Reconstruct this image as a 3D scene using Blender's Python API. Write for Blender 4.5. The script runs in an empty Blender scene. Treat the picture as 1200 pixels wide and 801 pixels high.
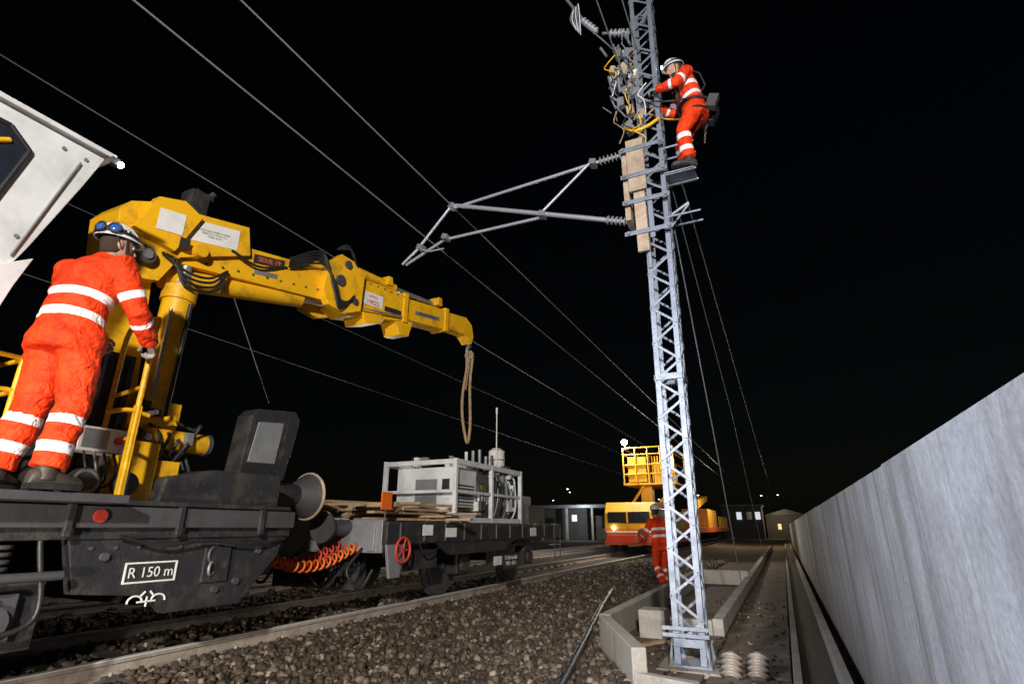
import bpy, bmesh, math, random
import numpy as np
from mathutils import Vector, Matrix, noise
random.seed(7); rng=np.random.default_rng(7)
scene=bpy.context.scene
V=Vector

# ------------------------------------------------------------------ materials
def newmat(name):
    m=bpy.data.materials.new(name); m.use_nodes=True
    nt=m.node_tree; b=nt.nodes["Principled BSDF"]
    return m,nt,b
def mat(name,col,rough=.6,metal=0.,dirt=.35,dscale=4.,dcol=None,bump=.15,bscale=40.,spec=.5,stretch=None,thr=(.4,.72)):
    m,nt,b=newmat(name); N=nt.nodes; L=nt.links
    tc=N.new("ShaderNodeTexCoord"); mp=N.new("ShaderNodeMapping"); L.new(tc.outputs["Object"],mp.inputs[0])
    if stretch: mp.inputs["Scale"].default_value=stretch
    n1=N.new("ShaderNodeTexNoise"); n1.inputs["Scale"].default_value=dscale; n1.inputs["Detail"].default_value=8; n1.inputs["Roughness"].default_value=.65
    L.new(mp.outputs[0],n1.inputs["Vector"])
    r=N.new("ShaderNodeValToRGB"); r.color_ramp.elements[0].position=thr[0]; r.color_ramp.elements[1].position=thr[1]
    L.new(n1.outputs["Fac"],r.inputs[0])
    mx=N.new("ShaderNodeMix"); mx.data_type='RGBA'
    dc=dcol or tuple(c*.3 for c in col)
    mx.inputs[6].default_value=(*col,1); mx.inputs[7].default_value=(*dc,1)
    ml=N.new("ShaderNodeMath"); ml.operation='MULTIPLY'; ml.inputs[1].default_value=dirt
    L.new(r.outputs[0],ml.inputs[0]); L.new(ml.outputs[0],mx.inputs[0]); L.new(mx.outputs[2],b.inputs["Base Color"])
    n2=N.new("ShaderNodeTexNoise"); n2.inputs["Scale"].default_value=bscale; n2.inputs["Detail"].default_value=6; L.new(tc.outputs["Object"],n2.inputs["Vector"])
    bp=N.new("ShaderNodeBump"); bp.inputs["Strength"].default_value=bump; bp.inputs["Distance"].default_value=.02
    L.new(n2.outputs["Fac"],bp.inputs["Height"]); L.new(bp.outputs[0],b.inputs["Normal"])
    mr=N.new("ShaderNodeMapRange"); mr.inputs[3].default_value=max(.05,rough-.12); mr.inputs[4].default_value=min(1,rough+.2)
    L.new(n1.outputs["Fac"],mr.inputs[0]); L.new(mr.outputs[0],b.inputs["Roughness"])
    b.inputs["Metallic"].default_value=metal; b.inputs["Specular IOR Level"].default_value=spec
    return m
def emis(name,col,s):
    m,nt,b=newmat(name); b.inputs["Base Color"].default_value=(*col,1)
    b.inputs["Emission Color"].default_value=(*col,1); b.inputs["Emission Strength"].default_value=s
    return m
YEL=mat("crane_yellow",(.86,.45,.010),.36,dirt=.75,dscale=4.8,dcol=(.20,.10,.02),bump=.08,thr=(.50,.76))
YEL2=mat("vehicle_yellow",(.75,.38,.01),.45,dirt=.4,dscale=2)
BLK=mat("black_frame",(.025,.025,.028),.42,dirt=.8,dscale=5,dcol=(.085,.072,.06),bump=.3,thr=(.48,.75))
RUB=mat("rubber_hose",(.015,.015,.016),.45,dirt=.4,dcol=(.05,.05,.05))
DGR=mat("dark_grey_metal",(.09,.09,.1),.5,metal=.3,dirt=.6,dcol=(.04,.03,.02))
GRY=mat("grey_metal",(.3,.31,.33),.45,metal=.4,dirt=.5)
CHR=mat("chrome_rod",(.75,.75,.77),.25,metal=.8,dirt=.1)
WHT=mat("white_paint",(.72,.74,.76),.4,dirt=.55,dscale=2.5,dcol=(.32,.30,.28),bump=.05)
WHL=mat("helmet_white",(.8,.8,.78),.3,dirt=.25,bump=.02)
GLS=mat("dark_glass",(.015,.02,.03),.08,dirt=.2,dcol=(.06,.06,.06),bump=0)
RED=mat("red_paint",(.6,.05,.03),.45,dirt=.4)
ORG=mat("orange_paint",(.8,.14,.012),.45,dirt=.4)
GLV=mat("galvanised_steel",(.28,.31,.37),.42,metal=.4,dirt=.65,dscale=7,dcol=(.12,.13,.16),bump=.12)
ALU=mat("aluminium_tube",(.50,.51,.56),.4,metal=.5,dirt=.3)
WOD=mat("timber",(.42,.29,.17),.8,dirt=.7,dscale=6,dcol=(.15,.10,.06),bump=.5,stretch=(6,1,6))
TAN=mat("insulating_board",(.48,.36,.25),.65,dirt=.75,dscale=6,dcol=(.18,.13,.09),bump=.3)
ROPE=mat("sling_webbing",(.42,.29,.16),.85,dirt=.6,dscale=20,bump=.6,bscale=120)
PORC=mat("porcelain_insulator",(.30,.25,.20),.3,dirt=.5,bump=.02)
PORG=mat("grey_insulator",(.32,.33,.36),.35,dirt=.3,bump=.02)
SKIN=mat("skin",(.50,.28,.19),.5,dirt=.25,dscale=14,bump=.06,dcol=(.35,.15,.1))
HAIR=mat("hair",(.06,.035,.02),.8,bump=.8,bscale=120)
BOOT=mat("boot_leather",(.03,.025,.022),.5,dirt=.5,dcol=(.1,.08,.06))
GLOVE=mat("work_glove",(.33,.32,.30),.8,dirt=.6,bump=.3)
STRAP=mat("harness_webbing",(.02,.02,.025),.7)
EYEW=mat("eye_white",(.8,.8,.78),.3,dirt=0,bump=0)
LBL=mat("label_white",(.78,.78,.76),.6,dirt=.35,dscale=8,dcol=(.45,.41,.36),bump=.02)
INK=mat("label_ink",(.02,.02,.02),.6,dirt=0,bump=0)
REDINK=mat("label_red",(.55,.03,.02),.6,dirt=0,bump=0)
GOG=mat("goggle_lens",(.03,.10,.45),.12,bump=0)
def rockmat():
    m,nt,b=newmat("ballast_stone"); N=nt.nodes; L=nt.links
    at=N.new("ShaderNodeAttribute"); at.attribute_name="tint"
    r=N.new("ShaderNodeValToRGB"); e=r.color_ramp.elements
    e[0].position=0; e[0].color=(.035,.022,.014,1); e[1].position=1; e[1].color=(.44,.37,.29,1)
    x=e.new(.5); x.color=(.125,.085,.056,1)
    L.new(at.outputs["Fac"],r.inputs[0])
    n=N.new("ShaderNodeTexNoise"); n.inputs["Scale"].default_value=60; n.inputs["Detail"].default_value=5
    tc=N.new("ShaderNodeTexCoord"); L.new(tc.outputs["Object"],n.inputs["Vector"])
    mx=N.new("ShaderNodeMix"); mx.data_type='RGBA'; mx.blend_type='MULTIPLY'; mx.inputs[0].default_value=.6
    L.new(r.outputs[0],mx.inputs[6]); L.new(n.outputs["Fac"],mx.inputs[7]); 
    L.new(mx.outputs[2],b.inputs["Base Color"]); b.inputs["Roughness"].default_value=.8
    bp=N.new("ShaderNodeBump"); bp.inputs["Strength"].default_value=.4; bp.inputs["Distance"].default_value=.01
    L.new(n.outputs["Fac"],bp.inputs["Height"]); L.new(bp.outputs[0],b.inputs["Normal"])
    return m
ROCKM=rockmat()
def groundmat():
    m,nt,b=newmat("ballast_ground"); N=nt.nodes; L=nt.links
    tc=N.new("ShaderNodeTexCoord")
    v=N.new("ShaderNodeTexVoronoi"); v.inputs["Scale"].default_value=20; L.new(tc.outputs["Object"],v.inputs["Vector"])
    n=N.new("ShaderNodeTexNoise"); n.inputs["Scale"].default_value=.8; n.inputs["Detail"].default_value=8; L.new(tc.outputs["Object"],n.inputs["Vector"])
    r=N.new("ShaderNodeValToRGB"); e=r.color_ramp.elements; e[0].color=(.03,.02,.013,1); e[1].color=(.20,.145,.10,1)
    s=N.new("ShaderNodeSeparateColor"); L.new(v.outputs["Color"],s.inputs[0]); L.new(s.outputs[0],r.inputs[0])
    mx=N.new("ShaderNodeMix"); mx.data_type='RGBA'; mx.blend_type='MULTIPLY'; mx.inputs[0].default_value=.5
    L.new(r.outputs[0],mx.inputs[6]); L.new(n.outputs["Fac"],mx.inputs[7]); L.new(mx.outputs[2],b.inputs["Base Color"])
    bp=N.new("ShaderNodeBump"); bp.inputs["Strength"].default_value=1; bp.inputs["Distance"].default_value=.03; bp.invert=True
    L.new(v.outputs["Distance"],bp.inputs["Height"]); L.new(bp.outputs[0],b.inputs["Normal"]); b.inputs["Roughness"].default_value=.95
    return m
GRD=groundmat()
def concmat(name,a,bc,stain,sc=1.2,wall=False):
    m,nt,b=newmat(name); N=nt.nodes; L=nt.links
    tc=N.new("ShaderNodeTexCoord")
    n=N.new("ShaderNodeTexNoise"); n.inputs["Scale"].default_value=sc; n.inputs["Detail"].default_value=10; n.inputs["Roughness"].default_value=.7
    L.new(tc.outputs["Object"],n.inputs["Vector"])
    r=N.new("ShaderNodeValToRGB"); e=r.color_ramp.elements; e[0].position=.32;e[0].color=(*a,1); e[1].position=.68; e[1].color=(*bc,1)
    L.new(n.outputs["Fac"],r.inputs[0])
    mp=N.new("ShaderNodeMapping"); mp.inputs["Scale"].default_value=(6,5,.45); L.new(tc.outputs["Object"],mp.inputs[0])
    n2=N.new("ShaderNodeTexNoise"); n2.inputs["Scale"].default_value=1.; n2.inputs["Detail"].default_value=9; n2.inputs["Roughness"].default_value=.6; n2.inputs["Distortion"].default_value=.3; L.new(mp.outputs[0],n2.inputs["Vector"])
    r2=N.new("ShaderNodeValToRGB"); r2.color_ramp.elements[0].position=.45; r2.color_ramp.elements[1].position=.66
    L.new(n2.outputs["Fac"],r2.inputs[0])
    ml=N.new("ShaderNodeMath"); ml.operation='MULTIPLY'; ml.inputs[1].default_value=.8 if wall else .35; L.new(r2.outputs[0],ml.inputs[0])
    mx=N.new("ShaderNodeMix"); mx.data_type='RGBA'; mx.inputs[7].default_value=(*stain,1)
    L.new(ml.outputs[0],mx.inputs[0]); L.new(r.outputs[0],mx.inputs[6])
    last=mx
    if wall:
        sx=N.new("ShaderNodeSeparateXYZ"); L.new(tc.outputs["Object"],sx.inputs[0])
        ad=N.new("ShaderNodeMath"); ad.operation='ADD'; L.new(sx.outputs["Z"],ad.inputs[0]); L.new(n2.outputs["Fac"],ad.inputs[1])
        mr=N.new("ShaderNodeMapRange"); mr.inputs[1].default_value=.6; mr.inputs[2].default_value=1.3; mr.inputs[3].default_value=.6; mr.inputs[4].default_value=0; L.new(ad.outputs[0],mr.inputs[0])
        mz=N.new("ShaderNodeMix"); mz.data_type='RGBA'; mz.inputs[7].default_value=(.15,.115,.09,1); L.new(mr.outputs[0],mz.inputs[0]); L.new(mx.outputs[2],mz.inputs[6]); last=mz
    n3=N.new("ShaderNodeTexNoise"); n3.inputs["Scale"].default_value=45; n3.inputs["Detail"].default_value=6; L.new(tc.outputs["Object"],n3.inputs["Vector"])
    mx2=N.new("ShaderNodeMix"); mx2.data_type='RGBA'; mx2.blend_type='OVERLAY'; mx2.inputs[0].default_value=.35
    L.new(last.outputs[2],mx2.inputs[6]); L.new(n3.outputs["Fac"],mx2.inputs[7])
    L.new(mx2.outputs[2],b.inputs["Base Color"])
    bp=N.new("ShaderNodeBump"); bp.inputs["Strength"].default_value=.35; bp.inputs["Distance"].default_value=.012
    L.new(n3.outputs["Fac"],bp.inputs["Height"])
    bp2=N.new("ShaderNodeBump"); bp2.inputs["Strength"].default_value=.4; bp2.inputs["Distance"].default_value=.03
    L.new(n.outputs["Fac"],bp2.inputs["Height"]); L.new(bp.outputs[0],bp2.inputs["Normal"]); L.new(bp2.outputs[0],b.inputs["Normal"])
    b.inputs["Roughness"].default_value=.88
    return m
CONC=concmat("weathered_concrete",(.26,.235,.20),(.42,.39,.34),(.14,.11,.08))
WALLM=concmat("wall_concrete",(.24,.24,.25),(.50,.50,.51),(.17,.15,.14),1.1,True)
SAND=concmat("sandy_fill",(.09,.065,.045),(.19,.145,.105),(.05,.04,.03),3)
def hivis(name):
    m,nt,b=newmat(name); N=nt.nodes; L=nt.links
    at=N.new("ShaderNodeAttribute"); at.attribute_name="band"
    lt=N.new("ShaderNodeMath"); lt.operation='LESS_THAN'; lt.inputs[1].default_value=0; L.new(at.outputs["Fac"],lt.inputs[0])
    tc=N.new("ShaderNodeTexCoord")
    n=N.new("ShaderNodeTexNoise"); n.inputs["Scale"].default_value=7; n.inputs["Detail"].default_value=6; n.inputs["Distortion"].default_value=.8; L.new(tc.outputs["Object"],n.inputs["Vector"])
    r=N.new("ShaderNodeValToRGB"); e=r.color_ramp.elements; e[0].position=.3; e[0].color=(.58,.027,.003,1); e[1].position=.6; e[1].color=(.92,.06,.008,1)
    L.new(n.outputs["Fac"],r.inputs[0])
    mx=N.new("ShaderNodeMix"); mx.data_type='RGBA'; mx.inputs[7].default_value=(.86,.88,.9,1)
    L.new(lt.outputs[0],mx.inputs[0]); L.new(r.outputs[0],mx.inputs[6]); L.new(mx.outputs[2],b.inputs["Base Color"])
    b.inputs["Roughness"].default_value=.65; b.inputs["Specular IOR Level"].default_value=.25
    n2=N.new("ShaderNodeTexNoise"); n2.inputs["Scale"].default_value=10; n2.inputs["Detail"].default_value=4; n2.inputs["Distortion"].default_value=1.8; L.new(tc.outputs["Object"],n2.inputs["Vector"])
    bp=N.new("ShaderNodeBump"); bp.inputs["Strength"].default_value=.85; bp.inputs["Distance"].default_value=.04
    L.new(n2.outputs["Fac"],bp.inputs["Height"]); L.new(bp.outputs[0],b.inputs["Normal"])
    return m
HV=hivis("hi_vis_cloth")

# ------------------------------------------------------------------ mesh builder
def frames(pts):
    out=[]; n=len(pts); up=None
    for i in range(n):
        if i==0: t=pts[1]-pts[0]
        elif i==n-1: t=pts[-1]-pts[-2]
        else: t=(pts[i+1]-pts[i]).normalized()+(pts[i]-pts[i-1]).normalized()
        t=t.normalized() if t.length>1e-9 else V((0,0,1))
        if up is None:
            a=V((0,0,1)) if abs(t.z)<.9 else V((0,1,0))
            up=(a-t*a.dot(t)).normalized()
        else:
            up=(up-t*up.dot(t)); up=up.normalized() if up.length>1e-6 else V((1,0,0))
        out.append((up,t.cross(up)))
    return out
class MB:
    def __init__(s): s.v=[];s.f=[];s.m=[];s.s=[];s.mats=[]
    def mi(s,m):
        if m not in s.mats: s.mats.append(m)
        return s.mats.index(m)
    def add(s,vs,fs,m,sm=False):
        o=len(s.v); s.v+= [tuple(x) for x in vs]; k=s.mi(m)
        for f in fs: s.f.append([o+i for i in f]); s.m.append(k); s.s.append(sm)
    def box(s,c,sz,m,R=None):
        c=V(c); h=V(sz)/2; vs=[]
        for x in (-1,1):
            for y in (-1,1):
                for z in (-1,1):
                    p=V((x*h.x,y*h.y,z*h.z)); vs.append(c+(R@p if R else p))
        s.add(vs,[(0,1,3,2),(4,6,7,5),(0,4,5,1),(2,3,7,6),(0,2,6,4),(1,5,7,3)],m)
    def bb(s,a,b,m):
        s.box([(a[i]+b[i])/2 for i in range(3)],[abs(b[i]-a[i]) for i in range(3)],m)
    def beam(s,a,b,w,h,m,up=(0,0,1)):
        a=V(a);b=V(b);t=(b-a); l=t.length; t.normalize(); u=V(up)
        if abs(u.dot(t))>.98: u=V((1,0,0))
        u=(u-t*u.dot(t)).normalized(); r=t.cross(u)
        R=Matrix((r,t,u)).transposed(); s.box((a+b)/2,(w,l,h),m,R)
    def tube(s,pts,r,m,n=10,cap=True,sm=True):
        pts=[V(p) for p in pts]
        if not isinstance(r,(list,tuple)): r=[r]*len(pts)
        fr=frames(pts); vs=[];fs=[]
        for i,p in enumerate(pts):
            u,w=fr[i]; ri=r[i]
            for k in range(n):
                a=2*math.pi*k/n; vs.append(p+u*(math.cos(a)*ri)+w*(math.sin(a)*ri))
        for i in range(len(pts)-1):
            for k in range(n):
                k2=(k+1)%n; fs.append((i*n+k,i*n+k2,(i+1)*n+k2,(i+1)*n+k))
        s.add(vs,fs,m,sm)
        if cap:
            s.add(vs[:n],[tuple(range(n))],m); s.add(vs[-n:],[tuple(range(n))],m)
    def prism(s,poly,vec,m):
        n=len(poly); vec=V(vec); vs=[V(p) for p in poly]+[V(p)+vec for p in poly]
        fs=[tuple(range(n)),tuple(range(2*n-1,n-1,-1))]+[(i,(i+1)%n,n+(i+1)%n,n+i) for i in range(n)]
        s.add(vs,fs,m)
    def ell(s,c,r,m,R=None,n=14,k=9,z0=-1.,z1=1.):
        c=V(c); vs=[];fs=[]
        a0=math.asin(z0);a1=math.asin(z1)
        for j in range(k+1):
            la=a0+(a1-a0)*j/k
            for i in range(n):
                lo=2*math.pi*i/n
                p=V((r[0]*math.cos(la)*math.cos(lo),r[1]*math.cos(la)*math.sin(lo),r[2]*math.sin(la)))
                vs.append(c+(R@p if R else p))
        for j in range(k):
            for i in range(n):
                i2=(i+1)%n; fs.append((j*n+i,j*n+i2,(j+1)*n+i2,(j+1)*n+i))
        s.add(vs,fs,m,True)
    def loft(s,rings,m,sm=True):
        n=len(rings[0]); vs=[p for r in rings for p in r]; fs=[]
        for i in range(len(rings)-1):
            for k in range(n):
                k2=(k+1)%n; fs.append((i*n+k,i*n+k2,(i+1)*n+k2,(i+1)*n+k))
        fs.append(tuple(range(n))); fs.append(tuple(range((len(rings)-1)*n,len(rings)*n)))
        s.add(vs,fs,m,sm)
    def torus(s,c,R,r,m,ax,n=28,k=8):
        c=V(c);ax=V(ax).normalized(); a=V((0,0,1)) if abs(ax.z)<.9 else V((1,0,0))
        u=(a-ax*a.dot(ax)).normalized(); w=ax.cross(u)
        vs=[];fs=[]
        for i in range(n):
            t=2*math.pi*i/n; d=u*math.cos(t)+w*math.sin(t)
            for j in range(k):
                q=2*math.pi*j/k; vs.append(c+d*(R+r*math.cos(q))+ax*(r*math.sin(q)))
        for i in range(n):
            for j in range(k):
                fs.append((i*k+j,((i+1)%n)*k+j,((i+1)%n)*k+(j+1)%k,i*k+(j+1)%k))
        s.add(vs,fs,m,True)
    def insul(s,a,b,r,m,nd=6,core=.35,n=14):
        a=V(a);b=V(b); pts=[];rs=[]
        for i in range(nd):
            for t,q in ((0,core),(.3,core),(.45,1),(.6,.95),(.75,core)):
                pts.append(a+(b-a)*((i+t)/nd)); rs.append(r*q)
        pts.append(b); rs.append(r*core); s.tube(pts,rs,m,n)
    def wheel(s,c,r,m):
        x,y,z=c
        s.tube([(x-.07,y,z),(x+.02,y,z)],r,m,32); s.tube([(x-.10,y,z),(x-.07,y,z)],r+.03,m,32)
        s.tube([(x+.02,y,z),(x+.035,y,z)],[r-.07,r-.09],DGR,28); s.tube([(x+.02,y,z),(x+.16,y,z)],.11,DGR,16)
    def build(s,name,parent=None,bevel=0.):
        me=bpy.data.meshes.new(name); me.from_pydata(s.v,[],s.f)
        for m in s.mats: me.materials.append(m)
        me.polygons.foreach_set("material_index",s.m); me.polygons.foreach_set("use_smooth",s.s)
        bm=bmesh.new(); bm.from_mesh(me); bmesh.ops.recalc_face_normals(bm,faces=bm.faces); bm.to_mesh(me); bm.free()
        me.update(); o=bpy.data.objects.new(name,me); scene.collection.objects.link(o)
        if parent: o.parent=parent
        if bevel:
            b=o.modifiers.new("bevel","BEVEL"); b.width=bevel; b.segments=2; b.limit_method='ANGLE'; b.angle_limit=math.radians(50)
        return o
def empty(name):
    e=bpy.data.objects.new(name,None); scene.collection.objects.link(e); return e
def label(name,txt,loc,size,m,parent,rz=90,tilt=0,align='CENTER'):
    cu=bpy.data.curves.new(name,"FONT"); cu.body=txt; cu.size=size; cu.align_x=align; cu.align_y='CENTER'; cu.extrude=.001
    cu.materials.append(m); o=bpy.data.objects.new(name,cu); scene.collection.objects.link(o)
    o.matrix_world=Matrix.Translation(loc)@Matrix.Rotation(math.radians(rz),4,'Z')@Matrix.Rotation(math.radians(90),4,'X')@Matrix.Rotation(math.radians(tilt),4,'Z')
    o.parent=parent; return o
def curvepts(ctrl,n=12):
    c=[V(p) for p in ctrl]; c=[c[0]*2-c[1]]+c+[c[-1]*2-c[-2]]; out=[]
    for i in range(1,len(c)-2):
        p0,p1,p2,p3=c[i-1:i+3]
        for k in range(n):
            t=k/n; out.append(.5*((2*p1)+(p2-p0)*t+(2*p0-5*p1+4*p2-p3)*t*t+(3*p1-p0-3*p2+p3)*t**3))
    out.append(c[-2]); return out

# ------------------------------------------------------------------ ground
def gz(x):
    z=0
    for c in (-6.1,-10.3):
        d=abs(x-c); z=max(z,.1*min(1,max(0,(3.0-d)/1.3)))
    return z
def ground():
    xs=[-400,-150,-60,-30,-20,-16]+[ -14+.25*i for i in range(60)]+[1.5,3,8,20,60,150,400]
    ys=[-300,-100,-30,-10,-4]+[ -2+.4*i for i in range(60)]+[24,30,40,60,90,150,300,600]
    vs=[(x,y,gz(x)+(.012*noise.noise(V((x*1.7,y*1.7,0))) if -14<x<1 else 0)) for y in ys for x in xs]
    n=len(xs); fs=[(j*n+i,j*n+i+1,(j+1)*n+i+1,(j+1)*n+i) for j in range(len(ys)-1) for i in range(n-1)]
    b=MB(); b.add(vs,fs,GRD,True); b.build("ground")
ground()
def rocks():
    ph=(1+5**.5)/2
    T=np.array([(-1,ph,0),(1,ph,0),(-1,-ph,0),(1,-ph,0),(0,-1,ph),(0,1,ph),(0,-1,-ph),(0,1,-ph),(ph,0,-1),(ph,0,1),(-ph,0,-1),(-ph,0,1)])/1.9
    TF=np.array([(0,11,5),(0,5,1),(0,1,7),(0,7,10),(0,10,11),(1,5,9),(5,11,4),(11,10,2),(10,7,6),(7,1,8),(3,9,4),(3,4,2),(3,2,6),(3,6,8),(3,8,9),(4,9,5),(2,4,11),(6,2,10),(8,6,7),(9,8,1)])
    P=[]
    def reg(n,x0,x1,y0,y1):
        P.append(np.stack([rng.uniform(x0,x1,n),rng.uniform(y0,y1,n)],1))
    reg(13000,-5.2,-1.3,1.8,8); reg(8000,-5.2,-2.1,8,15); reg(7000,-7.7,-4.6,2,13); reg(4000,-5.2,-2.2,15,26); reg(3000,-9,-7.7,4,14)
    A=np.concatenate(P)
    x,y=A[:,0],A[:,1]
    k=(np.abs(x+5.3)>.09)&(np.abs(x+6.9)>.09)
    k&=~((x>-2.12)&(y>6.7)); wx=-2.1+(6.8-y)*(.85/1.6); k&=~((y>5.1)&(y<=6.8)&(x>wx-.1))
    slp=((y%.6)<.26)&(x<-4.75)&(rng.random(len(x))<.85); k&=~slp
    A=A[k]; N=len(A)
    s=(.016+.034*rng.beta(1.4,1.8,N))*(1+.25*(A[:,1]>14))
    zz=np.array([gz(v)+.02*noise.noise(V((v*2.2,w*2.2,3))) for v,w in A])+s*rng.uniform(.1,.9,N)
    C=np.concatenate([A,zz[:,None]],1)
    M=T[None]*rng.uniform(.68,1.28,(N,12,1)); M=M*s[:,None,None]*rng.uniform(.6,1.35,(N,1,3))
    an=rng.uniform(0,6.28,N); ca,sa=np.cos(an),np.sin(an)
    X=M[:,:,0]*ca[:,None]-M[:,:,1]*sa[:,None]; Y=M[:,:,0]*sa[:,None]+M[:,:,1]*ca[:,None]
    M=np.stack([X,Y,M[:,:,2]],2)+C[:,None,:]
    fs=(TF[None]+12*np.arange(N)[:,None,None]).reshape(-1,3)
    me=bpy.data.meshes.new("ballast_gravel"); me.vertices.add(N*12); me.vertices.foreach_set("co",M.reshape(-1))
    me.loops.add(fs.size); me.loops.foreach_set("vertex_index",fs.reshape(-1).astype(np.int32))
    me.polygons.add(len(fs)); me.polygons.foreach_set("loop_start",np.arange(0,fs.size,3,dtype=np.int32))
    me.update(calc_edges=True); me.validate()
    a=me.attributes.new("tint","FLOAT","POINT"); a.data.foreach_set("value",np.repeat(rng.beta(1.2,2.0,N),12))
    me.materials.append(ROCKM); o=bpy.data.objects.new("ballast_gravel",me); scene.collection.objects.link(o)
rocks()

RST=mat("rail_side",(.42,.37,.32),.6,metal=.1,dirt=.7,dscale=6,dcol=(.15,.09,.06),bump=.3)
RTOP=mat("worn_rail_head",(.78,.78,.78),.42,metal=.2,dirt=.45,dscale=3,dcol=(.42,.39,.36),bump=.05,stretch=(10,.6,10))
SLP=concmat("sleeper_concrete",(.14,.115,.09),(.26,.22,.18),(.08,.055,.04),4)
def track(xc,name):
    b=MB()
    for x in (xc-.8,xc+.8):
        prof=[(-.07,.10),(.07,.10),(.07,.115),(.012,.13),(.012,.205),(.034,.215),(.036,.243),(-.036,.243),(-.034,.215),(-.012,.205),(-.012,.13),(-.07,.115)]
        b.prism([(x+p[0],-8,p[1]) for p in prof],(0,130,0),RST)
        b.bb((x-.033,-8,.2435),(x+.033,122,.2505),RTOP)
    y=-4
    while y<60:
        b.box((xc,y,.045),(2.5,.24,.14),SLP)
        if y<20:
            for x in (xc-.8,xc+.8):
                for sx in (-.1,.1): b.box((x+sx,y,.125),(.07,.11,.035),DGR); b.tube([(x+sx,y,.12),(x+sx,y,.17)],.015,RST,8)
        y+=.6
    b.build(name,bevel=0)
track(-6.1,"railway_track"); track(-10.3,"railway_track.001")

# ------------------------------------------------------------------ wall, troughs
def wall():
    b=MB(); y=-3.0; i=0
    while y<60:
        h=1.57+ (.0 if i%2 else .004)
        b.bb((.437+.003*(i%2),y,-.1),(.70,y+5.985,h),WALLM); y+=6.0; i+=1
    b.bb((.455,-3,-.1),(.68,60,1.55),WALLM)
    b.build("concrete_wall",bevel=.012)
wall()
b=MB()
b.bb((-2.11,6.83,-.05),(-1.97,15,.34),CONC)
b.prism([(-2.11,6.82,-.05),(-1.32,5.15,-.05),(-1.20,5.2,-.05),(-1.97,6.82,-.05)],(0,0,.385),CONC)
b.prism([(-1.315,5.145,-.05),(-.80,5.0,-.05),(-.77,5.1,-.05),(-1.198,5.2,-.05)],(0,0,.20),CONC)
b.bb((-1.78,7.4,-.05),(-1.46,7.72,.34),CONC); b.bb((-1.44,7.45,-.05),(-1.26,7.65,.16),CONC)
b.bb((-1.97,14.86,-.05),(-.9,15,.34),CONC)
b.build("concrete_foundation_pit",bevel=.012)
b=MB(); b.bb((-.97,7.9,-.05),(-.84,40,.22),CONC); b.bb((-1.9,7.9,-.05),(-.975,8.02,.2),CONC); b.build("concrete_kerb",bevel=.01)
b=MB()
b.bb((-.10,1.0,-.05),(-.03,55,.10),CONC); b.bb((.25,1.0,-.05),(.33,55,.16),CONC)
b.bb((-.03,1,-.05),(.25,55,.012),BLK)  # black sheet stands in for the shade inside the open channel
b.build("cable_trough",bevel=.008)
b=MB(); y=1.0
while y<50:
    b.bb((-.80+random.uniform(-.015,.015),y,-.03),(-.12+random.uniform(-.01,.005),y+.975,.03+random.uniform(-.006,.008)),SAND); y+=1.0
b.build("pavement",bevel=.008)
b=MB(); b.prism([(-1.97,6.7,.01),(-1.22,5.25,.01),(-.84,5.15,.01),(-.84,14.8,.01),(-1.97,14.8,.01)],(0,0,.022),SAND); b.build("sand_fill")
b=MB()
for i in range(320):
    x=random.uniform(-1.9,-.15); y=random.uniform(5.2,12)
    if x<-1.0 and y<6.9 and x< -2.0+(6.9-y)*.55: continue
    s_=random.uniform(.006,.028)
    b.box((x,y,.036+s_*.3),(s_,s_*random.uniform(.6,1.6),s_*.7),ROCKM if i%5 else WOD,Matrix.Rotation(random.uniform(0,3),3,'Z')@Matrix.Rotation(random.uniform(-.5,.5),3,'X'))
b.box((-1.25,6.9,.06),(.09,1.1,.03),WOD,Matrix.Rotation(.4,3,'Z')); b.box((-1.5,7.0,.06),(.07,.8,.03),WOD,Matrix.Rotation(-.5,3,'Z'))
b.build("debris")
b=MB()
b.tube(curvepts([(-1.8,4.6,.05),(-2.1,6.0,.06),(-2.5,7.8,.06),(-2.9,9.6,.07),(-3.4,12,.08)]),.034,RUB,8)
b.tube(curvepts([(-1.88,4.6,.04),(-2.2,6.2,.05),(-2.6,8,.05),(-3.0,9.8,.06)]),.016,RUB,8)
b.build("lineside_cable")
for i,(x,y) in enumerate([(-.60,5.86),(-.38,5.93)]):
    b=MB(); b.insul((x,y-.06,.035),(x+.01,y+.06,.20),.095,PORC,4,.65,24); b.tube([(x+.01,y+.06,.20),(x+.012,y+.07,.225)],.045,DGR,12)
    b.build("ceramic_insulator")

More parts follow.
